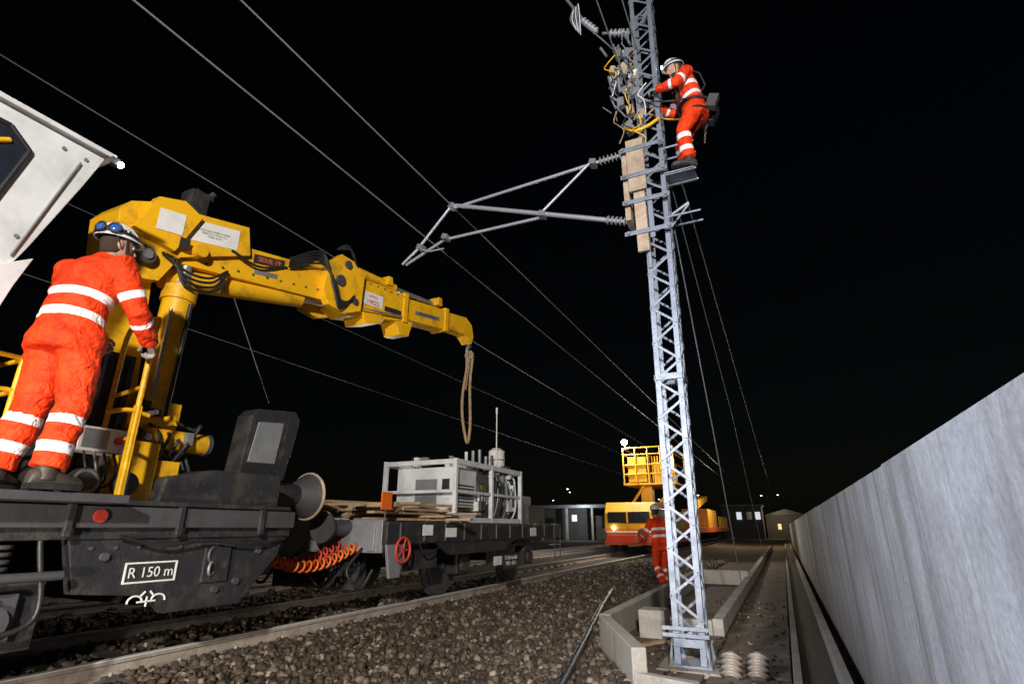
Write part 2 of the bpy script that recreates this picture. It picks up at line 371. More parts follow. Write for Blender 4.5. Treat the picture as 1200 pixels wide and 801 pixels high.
# ------------------------------------------------------------------ mast
MY=6.17
def mx(z): return -.975+.0185*z
mast=empty("catenary_mast")
b=MB(); H=8.62; w=.145
def leg(sx,sy,z): return V((mx(z)+sx*w,MY+sy*w,z))
for sx in (-1,1):
    for sy in (-1,1):
        a=leg(sx,sy,.03); c=leg(sx,sy,H)
        b.beam(a-V((sx*.025,0,0)),c-V((sx*.025,0,0)),.058,.009,GLV,(0,1,0))
        b.beam(a-V((0,sy*.025,0)),c-V((0,sy*.025,0)),.009,.058,GLV,(0,1,0))
nb=38; dz=(H-.25)/nb
for i in range(nb):
    z0=.22+i*dz; z1=z0+dz
    for f in range(4):
        flip=(i+f)%2
        if f==0: A,B=(-1,-1),(1,-1)
        elif f==1: A,B=(1,-1),(1,1)
        elif f==2: A,B=(1,1),(-1,1)
        else: A,B=(-1,1),(-1,-1)
        if flip: A,B=B,A
        p=leg(*A,z0); q=leg(*B,z1)
        off=V({0:(0,-.009,0),1:(.009,0,0),2:(0,.009,0),3:(-.009,0,0)}[f])
        up={0:(0,1,0),1:(1,0,0),2:(0,1,0),3:(1,0,0)}[f]
        b.beam(p+off,q+off,.028,.006,GLV,up)
for z in (.25,2.9,5.6,8.55):
    for sy in (-1,1): b.beam(leg(-1,sy,z)+V((0,sy*.014,0)),leg(1,sy,z)+V((0,sy*.014,0)),.07,.008,GLV,(0,1,0))
    for sx in (-1,1): b.beam(leg(sx,-1,z)+V((sx*.014,0,0)),leg(sx,1,z)+V((sx*.014,0,0)),.07,.008,GLV,(1,0,0))
b.build("lattice_column",mast,bevel=.002)
b=MB()
b.bb((mx(0)-.3,MY-.3,-.05),(mx(0)+.3,MY+.3,.045),CONC)
b.bb((mx(0)-.2,MY-.2,.046),(mx(0)+.2,MY+.2,.065),GLV)
for z in (.3,.36): b.bb((mx(0)-.24,MY-.19,z),(mx(0)+.2,MY-.175,z+.035),GLV)
for sx in (-1,1):
    for sy in (-1,1):
        b.tube([(mx(0)+sx*.175,MY+sy*.175,.06),(mx(0)+sx*.175,MY+sy*.175,.14)],.014,GRY,8); b.tube([(mx(0)+sx*.175,MY+sy*.175,.066),(mx(0)+sx*.175,MY+sy*.175,.088)],.026,GRY,6)
        b.prism([(mx(0)+sx*.16,MY+sy*.163,.07),(mx(0)+sx*.2,MY+sy*.163,.07),(mx(0)+sx*.155,MY+sy*.163,.30)],(0,.006*sy,0),GLV)
b.build("base_plate",mast,bevel=.003)
b=MB()
b.bb((-1.12,MY-.26,4.45),(-.98,MY-.215,5.28),TAN); b.bb((-1.17,MY-.26,5.31),(-.95,MY-.215,6.08),TAN)
b.bb((-1.25,MY-.20,4.95),(-1.18,MY+.1,5.98),TAN); b.bb((-.96,MY-.25,4.62),(-.90,MY-.22,5.3),GLV); b.bb((-1.08,MY+.0,4.75),(-1.06,MY+.14,6.05),GLV)
for z in (4.68,5.12,5.5,5.9): b.bb((-1.26,MY-.285,z),(-.68,MY-.265,z+.055),GLV); b.tube([(-1.21,MY-.31,z+.025),(-1.21,MY-.26,z+.025)],.022,GRY,8); b.tube([(-.72,MY-.31,z+.025),(-.72,MY-.26,z+.025)],.022,GRY,8)
b.bb((-1.26,MY-.04,4.95),(-1.22,MY+.04,5.12),GRY); b.bb((-1.26,MY-.04,6.02),(-1.0,MY+.04,6.16),GRY)
b.bb((-1.02,MY-.19,4.25),(-.98,MY-.15,4.62),GLV)
for (x,z,s_,m) in [(-1.12,6.35,.12,GRY),(-1.08,6.62,.1,TAN),(-1.2,6.8,.09,GRY),(-1.06,6.95,.14,GRY),(-1.22,7.15,.1,GLV),(-1.12,7.35,.12,TAN),(-1.28,7.4,.07,TAN),(-1.05,7.6,.1,GLV),(-1.18,7.65,.08,GRY),(-.95,6.5,.1,TAN),(-1.0,7.2,.09,LBL)]:
    b.box((x,MY-.16,z),(s_,.09,s_*1.5),m,Matrix.Rotation(random.uniform(-.5,.5),3,'Y'))
for i in range(36):
    a=V((random.uniform(-1.35,-.95),MY-.18+random.uniform(-.07,.07),random.uniform(6.3,7.8)))
    c=a+V((random.uniform(-.16,.12),random.uniform(-.05,.05),random.uniform(.1,.38)))
    b.tube([a,c],random.choice([.008,.012,.018]),random.choice([GLV,GRY,ALU]),8)
for i in range(10):
    a=V((random.uniform(-1.3,-.9),MY-.24,random.uniform(6.3,7.7))); q=[a+V((random.uniform(-.1,.1),random.uniform(-.08,.02),-k*.12)) for k in range(5)]
    b.tube(curvepts(q,6),.009,random.choice([RUB,ROPE,WHL,YEL]),6)
b.tube(curvepts([(-1.15,MY-.24,6.30),(-1.02,MY-.26,6.2),(-.85,MY-.24,6.24),(-.72,MY-.22,6.32)],6),.022,YEL,8)
for z in (5.50,5.9,4.9): b.tube([(mx(z)+.12,MY-.14,z),(mx(z)+.52,MY-.14,z)],.014,GLV,8); b.tube([(mx(z)+.12,MY+.1,z),(mx(z)+.52,MY+.1,z)],.014,GLV,8)
b.bb((mx(5.5)+.14,MY-.18,5.495),(mx(5.5)+.5,MY+.14,5.51),GLV)
b.tube([(-.72,MY,5.0),(-.50,MY,5.12)],.02,GLV,8); b.tube([(-.72,MY,4.85),(-.50,MY,5.1)],.015,GLV,8)
b.build("mast_hardware",mast,bevel=.004)
b=MB(); r=.028
b.insul((-1.22,MY,6.09),(-1.60,MY,6.085),.06,PORG,7)
b.tube([(-1.60,MY,6.085),(-4.02,MY,5.99)],r*.8,ALU,12)
b.insul((-1.22,MY,5.03),(-1.55,MY,5.15),.06,PORG,6)
b.tube([(-1.55,MY,5.15),(-3.85,MY,6.01),(-3.98,MY,6.05)],r*1.15,ALU,12)
b.tube([(-1.70,MY-.05,6.08),(-2.46,MY-.05,5.47)],r*.7,ALU,10)
b.tube([(-2.42,MY+.04,5.46),(-4.10,MY+.04,5.50),(-4.80,MY+.04,5.22)],r*.8,ALU,10)
b.tube([(-3.95,MY-.03,6.03),(-4.55,MY-.03,5.40),(-4.82,MY-.03,5.20)],r*.75,ALU,10)
b.tube([(-4.48,MY-.05,5.38),(-4.30,MY-.05,5.30),(-4.05,MY-.05,5.29)],r*.45,ALU,8)
for p in [(-2.45,5.47),(-3.95,6.02),(-1.68,6.08),(-4.5,5.43),(-4.05,5.5)]: b.box((p[0],MY,p[1]),(.09,.14,.08),GRY,Matrix.Rotation(.3,3,'Y'))
b.build("cantilever_bracket",mast,bevel=.004)
b=MB()
b.insul((-1.02,MY,8.15),(-1.32,MY,8.28),.06,PORG,5); b.tube([(-1.3,MY,8.28),(-1.42,MY,8.33)],.02,GRY,8)
b.insul((-1.05,MY,7.75),(-1.28,MY,7.95),.05,PORG,4); b.tube([(-1.28,MY,7.95),(-1.75,MY,8.75)],.012,GRY,8)
b.insul((-1.5,MY,8.4),(-1.72,MY,8.75),.055,PORG,5)
b.tube([(-1.7,MY,8.72),(-1.98,MY,9.35)],.025,GRY,8)
for k in range(6): b.tube(curvepts([(-1.86+.02*k,MY-.05,8.95+.02*k),(-1.89+.03*k,MY-.08,8.75),(-1.82+.015*k,MY-.06,8.55-.03*k)],5),.009,WHL if k%2 else GLV,6)
b.beam((mx(8.3),MY-.1,8.1),(-.55,MY-.1,8.75),.05,.05,GLV)
b.build("feeder_insulators",mast)

# ------------------------------------------------------------------ wires
WIR=mat("overhead_wire",(.24,.24,.26),.6,metal=.2,dirt=.2)
def wire(name,pts,r): q=MB(); q.tube(pts,r,WIR,8); q.build(name)
wire("contact_wire",[(-4.40,-6,5.57),(-4.40,70,5.57)],.010)
wire("messenger_wire",[(-3.95,-6,6.04),(-3.95,6.17,6.02),(-4.0,70,6.0)],.010)
wire("overhead_wire",[(-10,-8,8.3),(-10,90,8.0)],.013)
wire("overhead_wire",[(-10.4,-8,6.6),(-10.4,90,6.6)],.005)
wire("overhead_wire",[(-10,-8,5.0),(-10,90,4.9)],.005)
wire("feeder_wire",[(-1.08,-6,6.9),(-1.05,6.1,6.8)],.009)
wire("feeder_wire",[(-.93,-6,7.75),(-.92,6.1,7.65)],.009)
wire("feeder_wire",[(-.56,6.2,5.5),(-.60,30,5.2),(-.6,70,5.0)],.009)
wire("guy_wire",[(-.72,6.2,5.0),(-.78,9.0,2.7),(-.9,12.6,.05)],.008)
wire("guy_wire",[(-.70,6.2,5.55),(-.74,14,3.9),(-.8,24,.1)],.007)
wire("dropper_wire",[(-9.9,6.6,6.6),(-9.9,8.3,3.9)],.009)
wire("dropper_wire",[(-4.40,1.4,5.57),(-4.2,1.5,6.03)],.006)

# ------------------------------------------------------------------ crane wagon
crane=empty("rail_crane")
def xc(y): return -5.6+.132*(y-3)
def BP(poly,w,m,b,off=0.): b.prism([(xc(y)+off-w/2,y,z) for y,z in poly],(w,0,0),m)
b=MB()
b.bb((-7.65,-5,1.22),(-4.5,4.25,1.46),BLK)
b.bb((-4.50,-5,1.30),(-4.44,4.24,1.45),DGR)
b.bb((-4.72,-.6,1.462),(-4.18,2.45,1.52),DGR)
b.bb((-4.50,-5,1.463),(-4.47,4.2,1.50),BLK)
b.prism([(-4.62,2.30,1.22),(-4.62,4.20,1.22),(-4.62,4.15,1.05),(-4.62,3.78,.66),(-4.62,3.10,.66),(-4.62,2.95,.80),(-4.62,2.40,.86)],(.10,0,0),BLK)
b.prism([(-7.6,3.80,.66),(-7.6,4.22,1.1),(-7.6,4.22,1.22),(-7.6,3.3,1.22),(-7.6,3.3,.66)],(2.95,0,0),BLK)
b.bb((-4.66,.2,.55),(-4.56,2.25,.98),BLK); b.prism([(-4.64,.4,1.2),(-4.64,1.9,1.2),(-4.64,1.6,.98),(-4.64,.7,.98)],(.08,0,0),BLK)
for y in (.7,1.95):
    for k in range(5): b.torus((-4.62,y,1.0+k*.045),.07,.017,DGR,(0,0,1),18,6)
    b.bb((-4.62,y-.14,.62),(-4.50,y+.14,.90),DGR); b.tube([(-4.51,y,.74),(-4.46,y,.74)],.10,DGR,16)
for y in (-.6,.55,1.95): 
    b.wheel((-5.3+.0,y,.72),.46,DGR); b.tube([(-7.0,y,.72),(-5.3,y,.72)],.08,DGR,12); b.wheel((-6.9,y,.72),.46,DGR)
for y in (-1,-.2,.6,1.4,2.2,3.0,3.8): b.bb((-4.445,y,1.24),(-4.41,y+.05,1.46),BLK)
for y in np.arange(2.45,4.0,.17): b.tube([(-4.53,y,1.16),(-4.505,y,1.16)],.014,DGR,6)
for y,z in [(2.55,1.1),(3.55,1.0),(3.5,.8),(3.7,.85),(3.9,1.1)]: b.tube([(-4.53,y,z),(-4.49,y,z)],.03,DGR,8)
b.torus((-4.50,3.45,1.08),.07,.013,DGR,(1,.2,0)); b.torus((-4.48,3.42,.97),.05,.012,GRY,(1,.6,0)); b.bb((-4.52,3.35,.86),(-4.49,3.6,1.14),BLK)
b.tube([(-4.44,2.42,1.38),(-4.42,2.42,1.38)],.045,RED,16)
b.tube([(-4.40,1.7,1.0),(-4.40,2.25,1.0)],.03,DGR,10); b.tube([(-4.42,1.62,1.25),(-4.42,1.62,.9),(-4.42,1.9,.9)],.018,RUB,8)
b.tube(curvepts([(-4.45,2.1,1.22),(-4.40,2.15,.75),(-4.42,1.8,.68),(-4.48,1.6,.8)]),.018,RUB,8)
b.tube(curvepts([(-4.45,1.2,1.2),(-4.38,1.3,.9),(-4.40,1.6,.85),(-4.45,1.75,1.2)]),.015,RUB,8)
b.tube(curvepts([(-4.46,2.6,1.24),(-4.42,2.9,1.17),(-4.42,3.3,1.20),(-4.44,3.8,1.15),(-4.5,4.2,1.2)]),.014,RUB,8)
b.build("underframe",crane,bevel=.008)
b=MB()
for a,c in [((2.72,.90),(3.13,.912)),((2.72,1.038),(3.13,1.05)),((2.72,.912),(2.732,1.038)),((3.118,.912),(3.13,1.038))]: b.bb((-4.52,a[0],a[1]),(-4.512,c[0],c[1]),LBL)
for s_ in (-1,1):
    b.tube([(-4.512,2.93+s_*(.09+.055*math.cos(t)),.77+.04*math.sin(t)) for t in np.linspace(-.2,3.0,10)],.008,LBL,6)
    b.tube([(-4.512,2.93+s_*.055,.80),(-4.512,2.93+s_*.02,.835)],.008,LBL,6)
b.tube([(-4.512,2.93,.73),(-4.512,2.93,.80)],.008,LBL,6); b.tube([(-4.512,2.86,.765),(-4.512,3.0,.765)],.008,LBL,6)
b.build("wagon_markings",crane)
label("radius_label","R 150 m",(-4.511,2.925,.972),.105,LBL,crane)
b=MB()
b.prism([(-5.3,2.9,1.463),(-5.3,4.15,1.463),(-5.3,4.15,1.80),(-5.3,3.4,1.80),(-5.3,2.95,1.7)],(.7,0,0),BLK)
b.tube([(-5.15,4.2,1.66),(-5.15,4.85,1.66)],[.13,.13],BLK,20); b.tube([(-5.15,4.85,1.66),(-5.15,5.05,1.66)],[.14,.26],DGR,28); b.tube([(-5.15,5.051,1.66),(-5.15,5.09,1.66)],[.27,.26],TAN,28); b.torus((-5.15,5.07,1.66),.265,.018,TAN,(0,1,0))
b.tube([(-7.0,4.25,1.31),(-7.0,4.7,1.31)],.12,BLK,16); b.tube([(-7.0,4.7,1.31),(-7.0,4.75,1.31)],.24,DGR,24)
b.tube([(-5.22,4.25,1.2),(-5.22,4.6,1.2)],.10,BLK,16)
b.torus((-6.1,4.35,1.25),.10,.03,DGR,(1,0,0))
b.build("deck_equipment",crane,bevel=.02)
b=MB()
b.prism([(-5.2,3.92,1.80),(-5.2,4.50,1.80),(-5.2,4.62,2.50),(-5.2,4.55,2.58),(-5.2,4.05,2.52),(-5.2,3.98,2.44)],(.24,0,0),BLK)
b.prism([(-4.958,3.99,1.95),(-4.958,4.34,1.96),(-4.958,4.40,2.42),(-4.958,4.06,2.38)],(.012,0,0),GRY)
b.prism([(-4.958,4.42,2.05),(-4.958,4.56,2.05),(-4.958,4.63,2.5),(-4.958,4.47,2.5)],(-.3,0,0),BLK)
b.build("engine_cover",crane,bevel=.04)
b=MB()
b.tube([(-5.75,2.9,1.46),(-5.75,2.9,1.72)],.55,BLK,32); b.tube([(-5.75,2.9,1.72),(-5.75,2.9,1.80)],.48,YEL,32)
b.prism([(-5.95,2.55,1.8),(-5.95,3.15,1.8),(-5.95,3.05,2.9),(-5.95,2.95,4.0),(-5.95,2.55,4.0)],(.42,0,0),YEL)
b.bb((-5.0,2.62,1.5),(-4.72,2.92,1.98),YEL); b.bb((-5.05,2.93,1.55),(-4.78,3.16,1.85),YEL)
b.tube([(-5.0,2.95,2.06),(-5.0,3.50,2.06)],.095,YEL,18); b.tube([(-5.0,3.5,2.06),(-5.0,3.54,2.06)],.105,DGR,18); b.tube([(-5.15,2.8,2.2),(-5.15,3.25,2.2)],.08,YEL,18)
b.tube([(-5.45,3.20,1.9),(-5.45,3.24,3.68)],.145,YEL,22); b.tube([(-5.45,3.235,3.55),(-5.45,3.24,3.70)],.165,YEL,22); b.tube([(-5.45,3.24,3.68),(-5.45,3.25,4.1)],.06,CHR,16)
b.box((-5.45,3.21,2.35),(.36,.36,.22),YEL); b.box((-5.45,3.19,1.95),(.42,.42,.3),YEL)
b.tube([(-5.27,3.24,2.0),(-5.27,3.27,3.5)],.022,RUB,8); b.tube([(-5.30,3.10,2.0),(-5.30,3.1,3.4)],.018,CHR,8)
for k in range(9):
    y0=2.5+.09*k; h=random.uniform(-.1,.2)
    b.tube(curvepts([(-4.95-.03*k,y0,1.55),(-4.85,y0+.1,1.75+.04*k+h*.5),(-5.0,y0+.15,2.0+h),(-5.25,y0+.1,2.1+h)]),.015,RUB,8)
for k in range(6):
    b.tube(curvepts([(-5.0,3.0+.06*k,2.0),(-4.95,3.12+.05*k,1.8),(-4.98,3.2+.05*k,1.6)]),.014,RUB,8)
for k in range(22):
    b.box((-5.1+random.uniform(-.2,.2),random.uniform(2.35,3.3),random.uniform(1.55,2.4)),(random.uniform(.05,.14),random.uniform(.05,.16),random.uniform(.05,.14)),random.choice([BLK,DGR,YEL,BLK,GRY]))
for k in range(10):
    yk=random.uniform(2.4,3.3); zk=random.uniform(1.6,2.3); b.tube([(-4.95,yk,zk),(-4.84,yk,zk)],random.uniform(.015,.035),random.choice([GRY,CHR,DGR,YEL]),10)
b.bb((-5.6,2.3,1.47),(-5.05,2.75,2.75),BLK)
for k in range(7): b.tube([(-5.04,2.32+.06*k,1.6),(-5.04,2.34+.06*k,2.7)],.014,RUB,6)
b.tube([(-4.62,2.33,1.62),(-4.55,2.33,1.62)],.10,DGR,18); b.tube([(-4.62,2.62,1.62),(-4.55,2.62,1.62)],.09,DGR,18)
b.torus((-4.55,2.33,1.62),.08,.015,GRY,(1,0,0)); b.tube([(-4.55,2.33,1.62),(-4.54,2.33,1.62)],.035,DGR,14)
b.build("crane_pedestal",crane,bevel=.012)
b=MB()
b.bb((-4.80,2.22,1.84),(-4.56,2.56,2.02),LBL); b.bb((-4.56,2.24,1.86),(-4.552,2.42,2.0),GRY); b.tube([(-4.56,2.49,1.93),(-4.53,2.49,1.93)],.03,RED,12)
b.bb((-4.78,2.25,1.52),(-4.74,2.28,1.84),DGR); b.bb((-4.78,2.5,1.52),(-4.74,2.54,1.84),DGR)
for k in range(4): b.tube(curvepts([(-4.58,2.28+.07*k,1.84),(-4.54,2.30+.07*k,1.72),(-4.62,2.38+.05*k,1.62),(-4.7,2.42,1.55)]),.010,random.choice([RUB,GRY]),6)
b.build("control_box",crane,bevel=.01)
b=MB()
b.tube(curvepts([(-4.42,2.50,1.5),(-4.42,2.50,2.2),(-4.42,2.50,2.75),(-4.46,2.53,2.93),(-4.60,2.58,2.98),(-4.85,2.6,2.98),(-4.98,2.6,2.9),(-5.0,2.6,2.5),(-5.0,2.6,1.55)],6),.021,YEL,10)
b.tube([(-4.42,2.5,2.35),(-5.0,2.6,2.35)],.018,YEL,8); b.tube([(-4.42,2.5,1.95),(-5.0,2.6,1.95)],.018,YEL,8)
b.beam((-4.42,2.50,1.5),(-4.42,2.50,2.2),.05,.03,YEL)
b.tube(curvepts([(-4.45,2.30,2.12),(-4.43,2.45,2.16),(-4.43,2.6,2.14)]),.018,YEL,8)
for x in (-4.8,-5.6):
    for z in (1.98,2.22,2.46): b.tube([(x,.6,z),(x,1.88,z)],.018,YEL,8)
    for y in (.8,1.35,1.86): b.tube([(x,y,1.46),(x,y,2.47)],.02,YEL,8)
for z in (1.98,2.22,2.46): b.tube([(-4.8,1.88,z),(-5.6,1.88,z)],.018,YEL,8)
for k in range(5): b.box((-4.95,1.45+.07*k,2.1),(.05,.04,.55),YEL)
b.build("hand_rails",crane)
cabp=[(-1.2,4.11),(1.87,4.09),(1.78,3.78),(1.58,3.15),(1.42,2.72),(1.2,2.55),(-1.2,2.55)]
b=MB(); b.prism([(-6.1,y,z) for y,z in cabp],(1.6,0,0),WHT)
b.bb((-6.2,-1.3,4.112),(-4.46,1.93,4.15),WHT)
b.tube([(-4.485,1.50,3.05),(-4.485,1.72,3.95)],.008,GRY,6); b.tube([(-4.485,1.2,2.9),(-4.485,1.48,2.9)],.01,RUB,6)
for (y,z) in [(1.6,4.0),(1.75,4.0),(1.5,3.2),(1.45,2.95)]: b.tube([(-4.5,y,z),(-4.49,y,z)],.015,GRY,8)
b.bb((-5.4,-.8,1.46),(-4.9,1.0,2.55),BLK)
b.prism([(-4.50,1.44,2.95),(-4.50,1.62,3.08),(-4.50,1.56,2.85),(-4.50,1.50,2.55),(-4.50,1.42,2.3),(-4.50,1.38,2.5)],(.03,0,0),WHT)
b.build("cab_body",crane,bevel=.02)
b=MB(); wp=[(-1.0,3.96),(1.28,3.96),(1.42,3.84),(1.32,3.38),(1.20,3.05),(-1.0,3.05)]
b.prism([(-4.494,y,z) for y,z in wp],(.004,0,0),GLS)
q=[V((-4.488,y,z)) for y,z in wp]; q.append(q[0]); 
for i in range(len(q)-1): b.tube([q[i],q[i+1]],.018,RUB,8)
b.tube([(-4.487,.6,3.1),(-4.487,1.25,3.62)],.035,YEL,8); b.tube([(-4.487,.6,3.35),(-4.487,1.3,3.85)],.02,YEL,8)  # yellow tubes on the pane imitate a reflection in the glass
b.build("cab_window",crane)
LAMPM=emis("lamp_glow",(1,.93,.75),60)
b=MB(); b.box((-4.42,1.90,4.06),(.05,.06,.06),DGR); b.ell((-4.40,1.94,4.05),(.026,.022,.026),LAMPM); b.build("cab_lamp",crane)
b=MB()
BP([(2.48,4.25),(2.56,4.38),(2.74,4.47),(3.76,4.68),(3.83,4.34),(3.10,3.99),(2.95,3.66),(2.72,3.61),(2.52,3.9)],.50,YEL,b)
BP([(2.6,4.1),(2.75,4.52),(3.0,4.60),(3.2,4.5),(3.0,4.0)],.12,YEL,b,.26)
b.tube([(xc(2.75)-.35,2.75,3.85),(xc(2.75)+.35,2.75,3.85)],.09,DGR,20); b.tube([(xc(3.3)-.33,3.25,4.12),(xc(3.3)+.33,3.25,4.12)],.07,YEL,20)
b.tube([(xc(2.75)+.35,2.75,3.85),(xc(2.75)+.37,2.75,3.85)],.05,CHR,16)
BP([(3.12,3.95),(3.2,4.36),(5.05,4.66),(5.22,4.40),(5.15,4.22)],.36,YEL,b)
b.tube([(xc(3.1)+.02,3.08,3.80),(xc(4.7)+.02,4.72,4.16)],.115,YEL,20); b.tube([(xc(4.7)+.02,4.70,4.155),(xc(5)+.02,5.15,4.25)],.05,CHR,14)
b.bb((xc(3.4)-.12,3.15,4.55),(xc(3.4)+.08,3.36,4.92),BLK); b.bb((xc(3.4)-.07,3.22,4.92),(xc(3.4)+.03,3.44,4.97),BLK); b.tube([(xc(3.4),3.40,4.97),(xc(3.4),3.44,5.03)],.03,DGR,10)
KN=[(4.85,4.30),(4.9,4.72),(5.08,4.92),(5.3,4.90),(5.52,4.78),(5.5,4.20),(5.2,4.08),(4.95,4.12)]
BP(KN,.10,YEL,b,.23); BP(KN,.10,YEL,b,-.23)
for y,z,r_ in [(5.1,4.52,.08),(5.2,4.80,.06),(5.38,4.3,.05)]: b.tube([(xc(y)-.32,y,z),(xc(y)+.31,y,z)],r_,DGR,18)
BP([(5.2,4.20),(5.15,4.66),(5.35,4.76),(6.5,4.84),(6.52,4.40),(5.4,4.12)],.34,YEL,b)
BP([(6.4,4.44),(6.4,4.80),(7.55,4.95),(7.55,4.58)],.27,YEL,b)
BP([(7.45,4.63),(7.45,4.92),(8.15,5.02),(8.32,4.92),(8.38,4.70),(8.32,4.55),(8.15,4.68)],.21,YEL,b)
for y,z0,z1 in [(6.5,4.37,4.87),(7.55,4.55,4.98)]: BP([(y-.06,z0),(y-.06,z1),(y+.03,z1+.01),(y+.03,z0+.01)],.38 if y<7 else .31,YEL,b)
b.tube([(xc(5.3),5.3,4.93),(xc(6.4),6.4,4.96)],.07,YEL,16); b.tube([(xc(6.4),6.4,4.96),(xc(7.4),7.45,5.04)],.035,CHR,12)
BP([(6.3,4.40),(6.7,4.44),(6.62,4.18),(6.42,4.15)],.30,YEL,b); BP([(5.7,4.1),(6.0,4.2),(6.0,4.35),(5.6,4.3)],.38,YEL,b)
for y,z in [(5.35,4.86),(6.2,4.98),(7.4,5.06)]: BP([(y-.05,z-.06),(y-.03,z+.09),(y+.05,z+.09),(y+.07,z-.05)],.2,YEL,b)
for y in np.arange(3.4,4.9,.18): b.tube([(xc(y)+.17,y,4.06+.17*(y-3.4)),(xc(y)+.195,y,4.06+.17*(y-3.4))],.014,DGR,6)
for y in np.arange(5.6,6.45,.14): b.tube([(xc(y)+.16,y,4.74+.06*(y-5.6)),(xc(y)+.185,y,4.74+.06*(y-5.6))],.012,DGR,6)
for k in range(5):
    b.tube(curvepts([(xc(4.6)+.2,4.35,4.42+.03*k),(xc(4.8)+.3,4.75,4.62+.04*k),(xc(5)+.34,4.95,4.45-.03*k),(xc(5.1)+.33,5.1,4.22-.03*k),(xc(5.3)+.3,5.35,4.30+.02*k)]),.016,RUB,8)
for k in range(4):
    b.tube(curvepts([(xc(3)+.28,2.9+.05*k,3.95),(xc(3.2)+.33,3.15,3.82-.05*k),(xc(3.4)+.30,3.4+.03*k,3.86-.04*k),(xc(3.5)+.24,3.62,4.05)]),.014,RUB,8)
for k in range(3): b.tube(curvepts([(xc(5)+.29,4.98,4.95),(xc(5.1)+.34,5.12+.03*k,5.05-.02*k),(xc(5.3)+.3,5.3,4.9),(xc(5.5)+.22,5.5,4.75)]),.016,RUB,8)
b.tube(curvepts([(xc(3.6)+.26,3.6,4.3),(xc(3.9)+.25,3.95,4.25),(xc(4.3)+.2,4.35,4.42)]),.016,RUB,8)
b.tube([(xc(5.6)+.19,5.6,4.30),(xc(6.4)+.19,6.4,4.45)],.012,CHR,6); b.tube([(xc(5.6)+.19,5.6,4.26),(xc(6.4)+.19,6.4,4.41)],.01,RUB,6)
b.build("boom",crane,bevel=.012)
b=MB()
def plate(y0,y1,z0,z1,off,m,slope=.2,t=.004): b.prism([(xc(y0)+off,y0,z0),(xc(y1)+off,y1,z0+slope*(y1-y0)),(xc(y1)+off,y1,z1+slope*(y1-y0)),(xc(y0)+off,y0,z1)],(t,0,0),m)
plate(3.12,3.66,4.22,4.47,.252,LBL); plate(2.78,3.03,4.16,4.40,.325,LBL,.15); plate(3.02,3.12,4.06,4.18,.325,INK,0)
plate(3.92,4.32,4.30,4.42,.181,BLK); plate(5.62,6.0,4.40,4.60,.172,LBL,.07); plate(6.05,6.40,4.42,4.50,.172,INK,.1)
plate(6.75,7.35,4.60,4.67,.137,GRY,.14); plate(5.45,5.58,4.3,4.36,.172,LBL,.1); plate(3.95,4.25,4.17,4.23,.181,GRY,.16)
b.build("boom_plates",crane)
label("series_label","SERIE 19",(xc(4.11)+.188,4.12,4.40),.085,ORG,crane,90-7.5,11)
label("number_label","19022",(xc(5.81)+.18,5.81,4.46),.10,REDINK,crane,90-7.5,5)
label("maker_label","LIFTING",(xc(5.81)+.18,5.81,4.555),.05,REDINK,crane,90-7.5,5)
label("notice_text","AUTOGRU FERROVIARIA\nPORTATA MAX 12 t\nTARA 64.0 t",(xc(3.37)+.259,3.39,4.39),.032,INK,crane,90-7.5,11)
label("boom_text","IMPIANTI ELETTRICI",(xc(7.05)+.144,7.05,4.68),.05,INK,crane,90-7.5,8)
b=MB(); hx=xc(8.35)+.02
b.tube([(hx,8.35,4.72),(hx,8.37,4.5)],.05,DGR,12)
b.tube([(hx+.0,8.37+.075*math.sin(t),4.42-.085*math.cos(t)+.0) for t in np.linspace(-2.7,2.2,16)],[.03]*12+[.026,.022,.017,.01],GRY,10)
b.build("crane_hook",crane)
b=MB()
def strand(off,ph):
    pts=[]
    for i in range(40):
        t=i/39; z=4.40-1.62*t; wv=off*math.sin(math.pi*(.12+.80*t))**.6*(.75+.25*math.sin(3*t+ph))
        pts.append((hx+.03*math.sin(ph+t*7)+wv*.4,8.38+wv+.008*math.sin(ph+12*t),z))
    return pts
A=strand(-.10,0); B=strand(.09,2)
b.tube(A,.026,ROPE,8); b.tube(B,.026,ROPE,8); b.tube(strand(-.03,1)[:18],.02,ROPE,8)
pa,pb=V(A[-1]),V(B[-1]); b.tube(curvepts([A[-2],A[-1],(pa+pb)/2-V((0,0,.05)),B[-1],B[-2]],6),.028,ROPE,8); b.torus((hx,8.38,4.36),.07,.022,ROPE,(0,1,0)); b.box((hx,8.36,4.22),(.07,.08,.13),ROPE)
b.build("lifting_sling",crane)

# ------------------------------------------------------------------ flat wagon
fw=empty("flat_wagon")
b=MB()
b.bb((-7.6,5.9,1.24),(-4.6,12.1,1.36),DGR); b.bb((-4.60,5.85,1.10),(-4.52,12.1,1.38),BLK)
b.bb((-7.66,5.85,1.0),(-4.60,5.9,1.40),GRY); b.prism([(-4.58,7.0,1.1),(-4.58,9.6,1.1),(-4.58,9.2,.92),(-4.58,7.4,.92)],(.05,0,0),BLK)
for y in (8.35,11.0):
    b.wheel((-5.3,y,.72),.46,DGR); b.wheel((-6.9,y,.72),.46,DGR); b.tube([(-6.9,y,.72),(-5.3,y,.72)],.08,DGR,12)
    b.bb((-5.06,y-.2,.60),(-4.86,y+.2,.95),BLK); b.tube([(-4.87,y,.74),(-4.80,y,.74)],.12,DGR,16); 
    for k in range(4): b.bb((-5.0,y-.55+.1*k,1.0+.02*k),(-4.9,y+.55-.1*k,1.018+.02*k),DGR)
b.bb((-5.0,9.4,.6),(-4.8,10.2,1.0),BLK); b.bb((-4.9,6.5,.75),(-4.7,7.3,1.05),BLK); b.bb((-6.9,6.3,.5),(-5.3,6.45,.9),BLK)
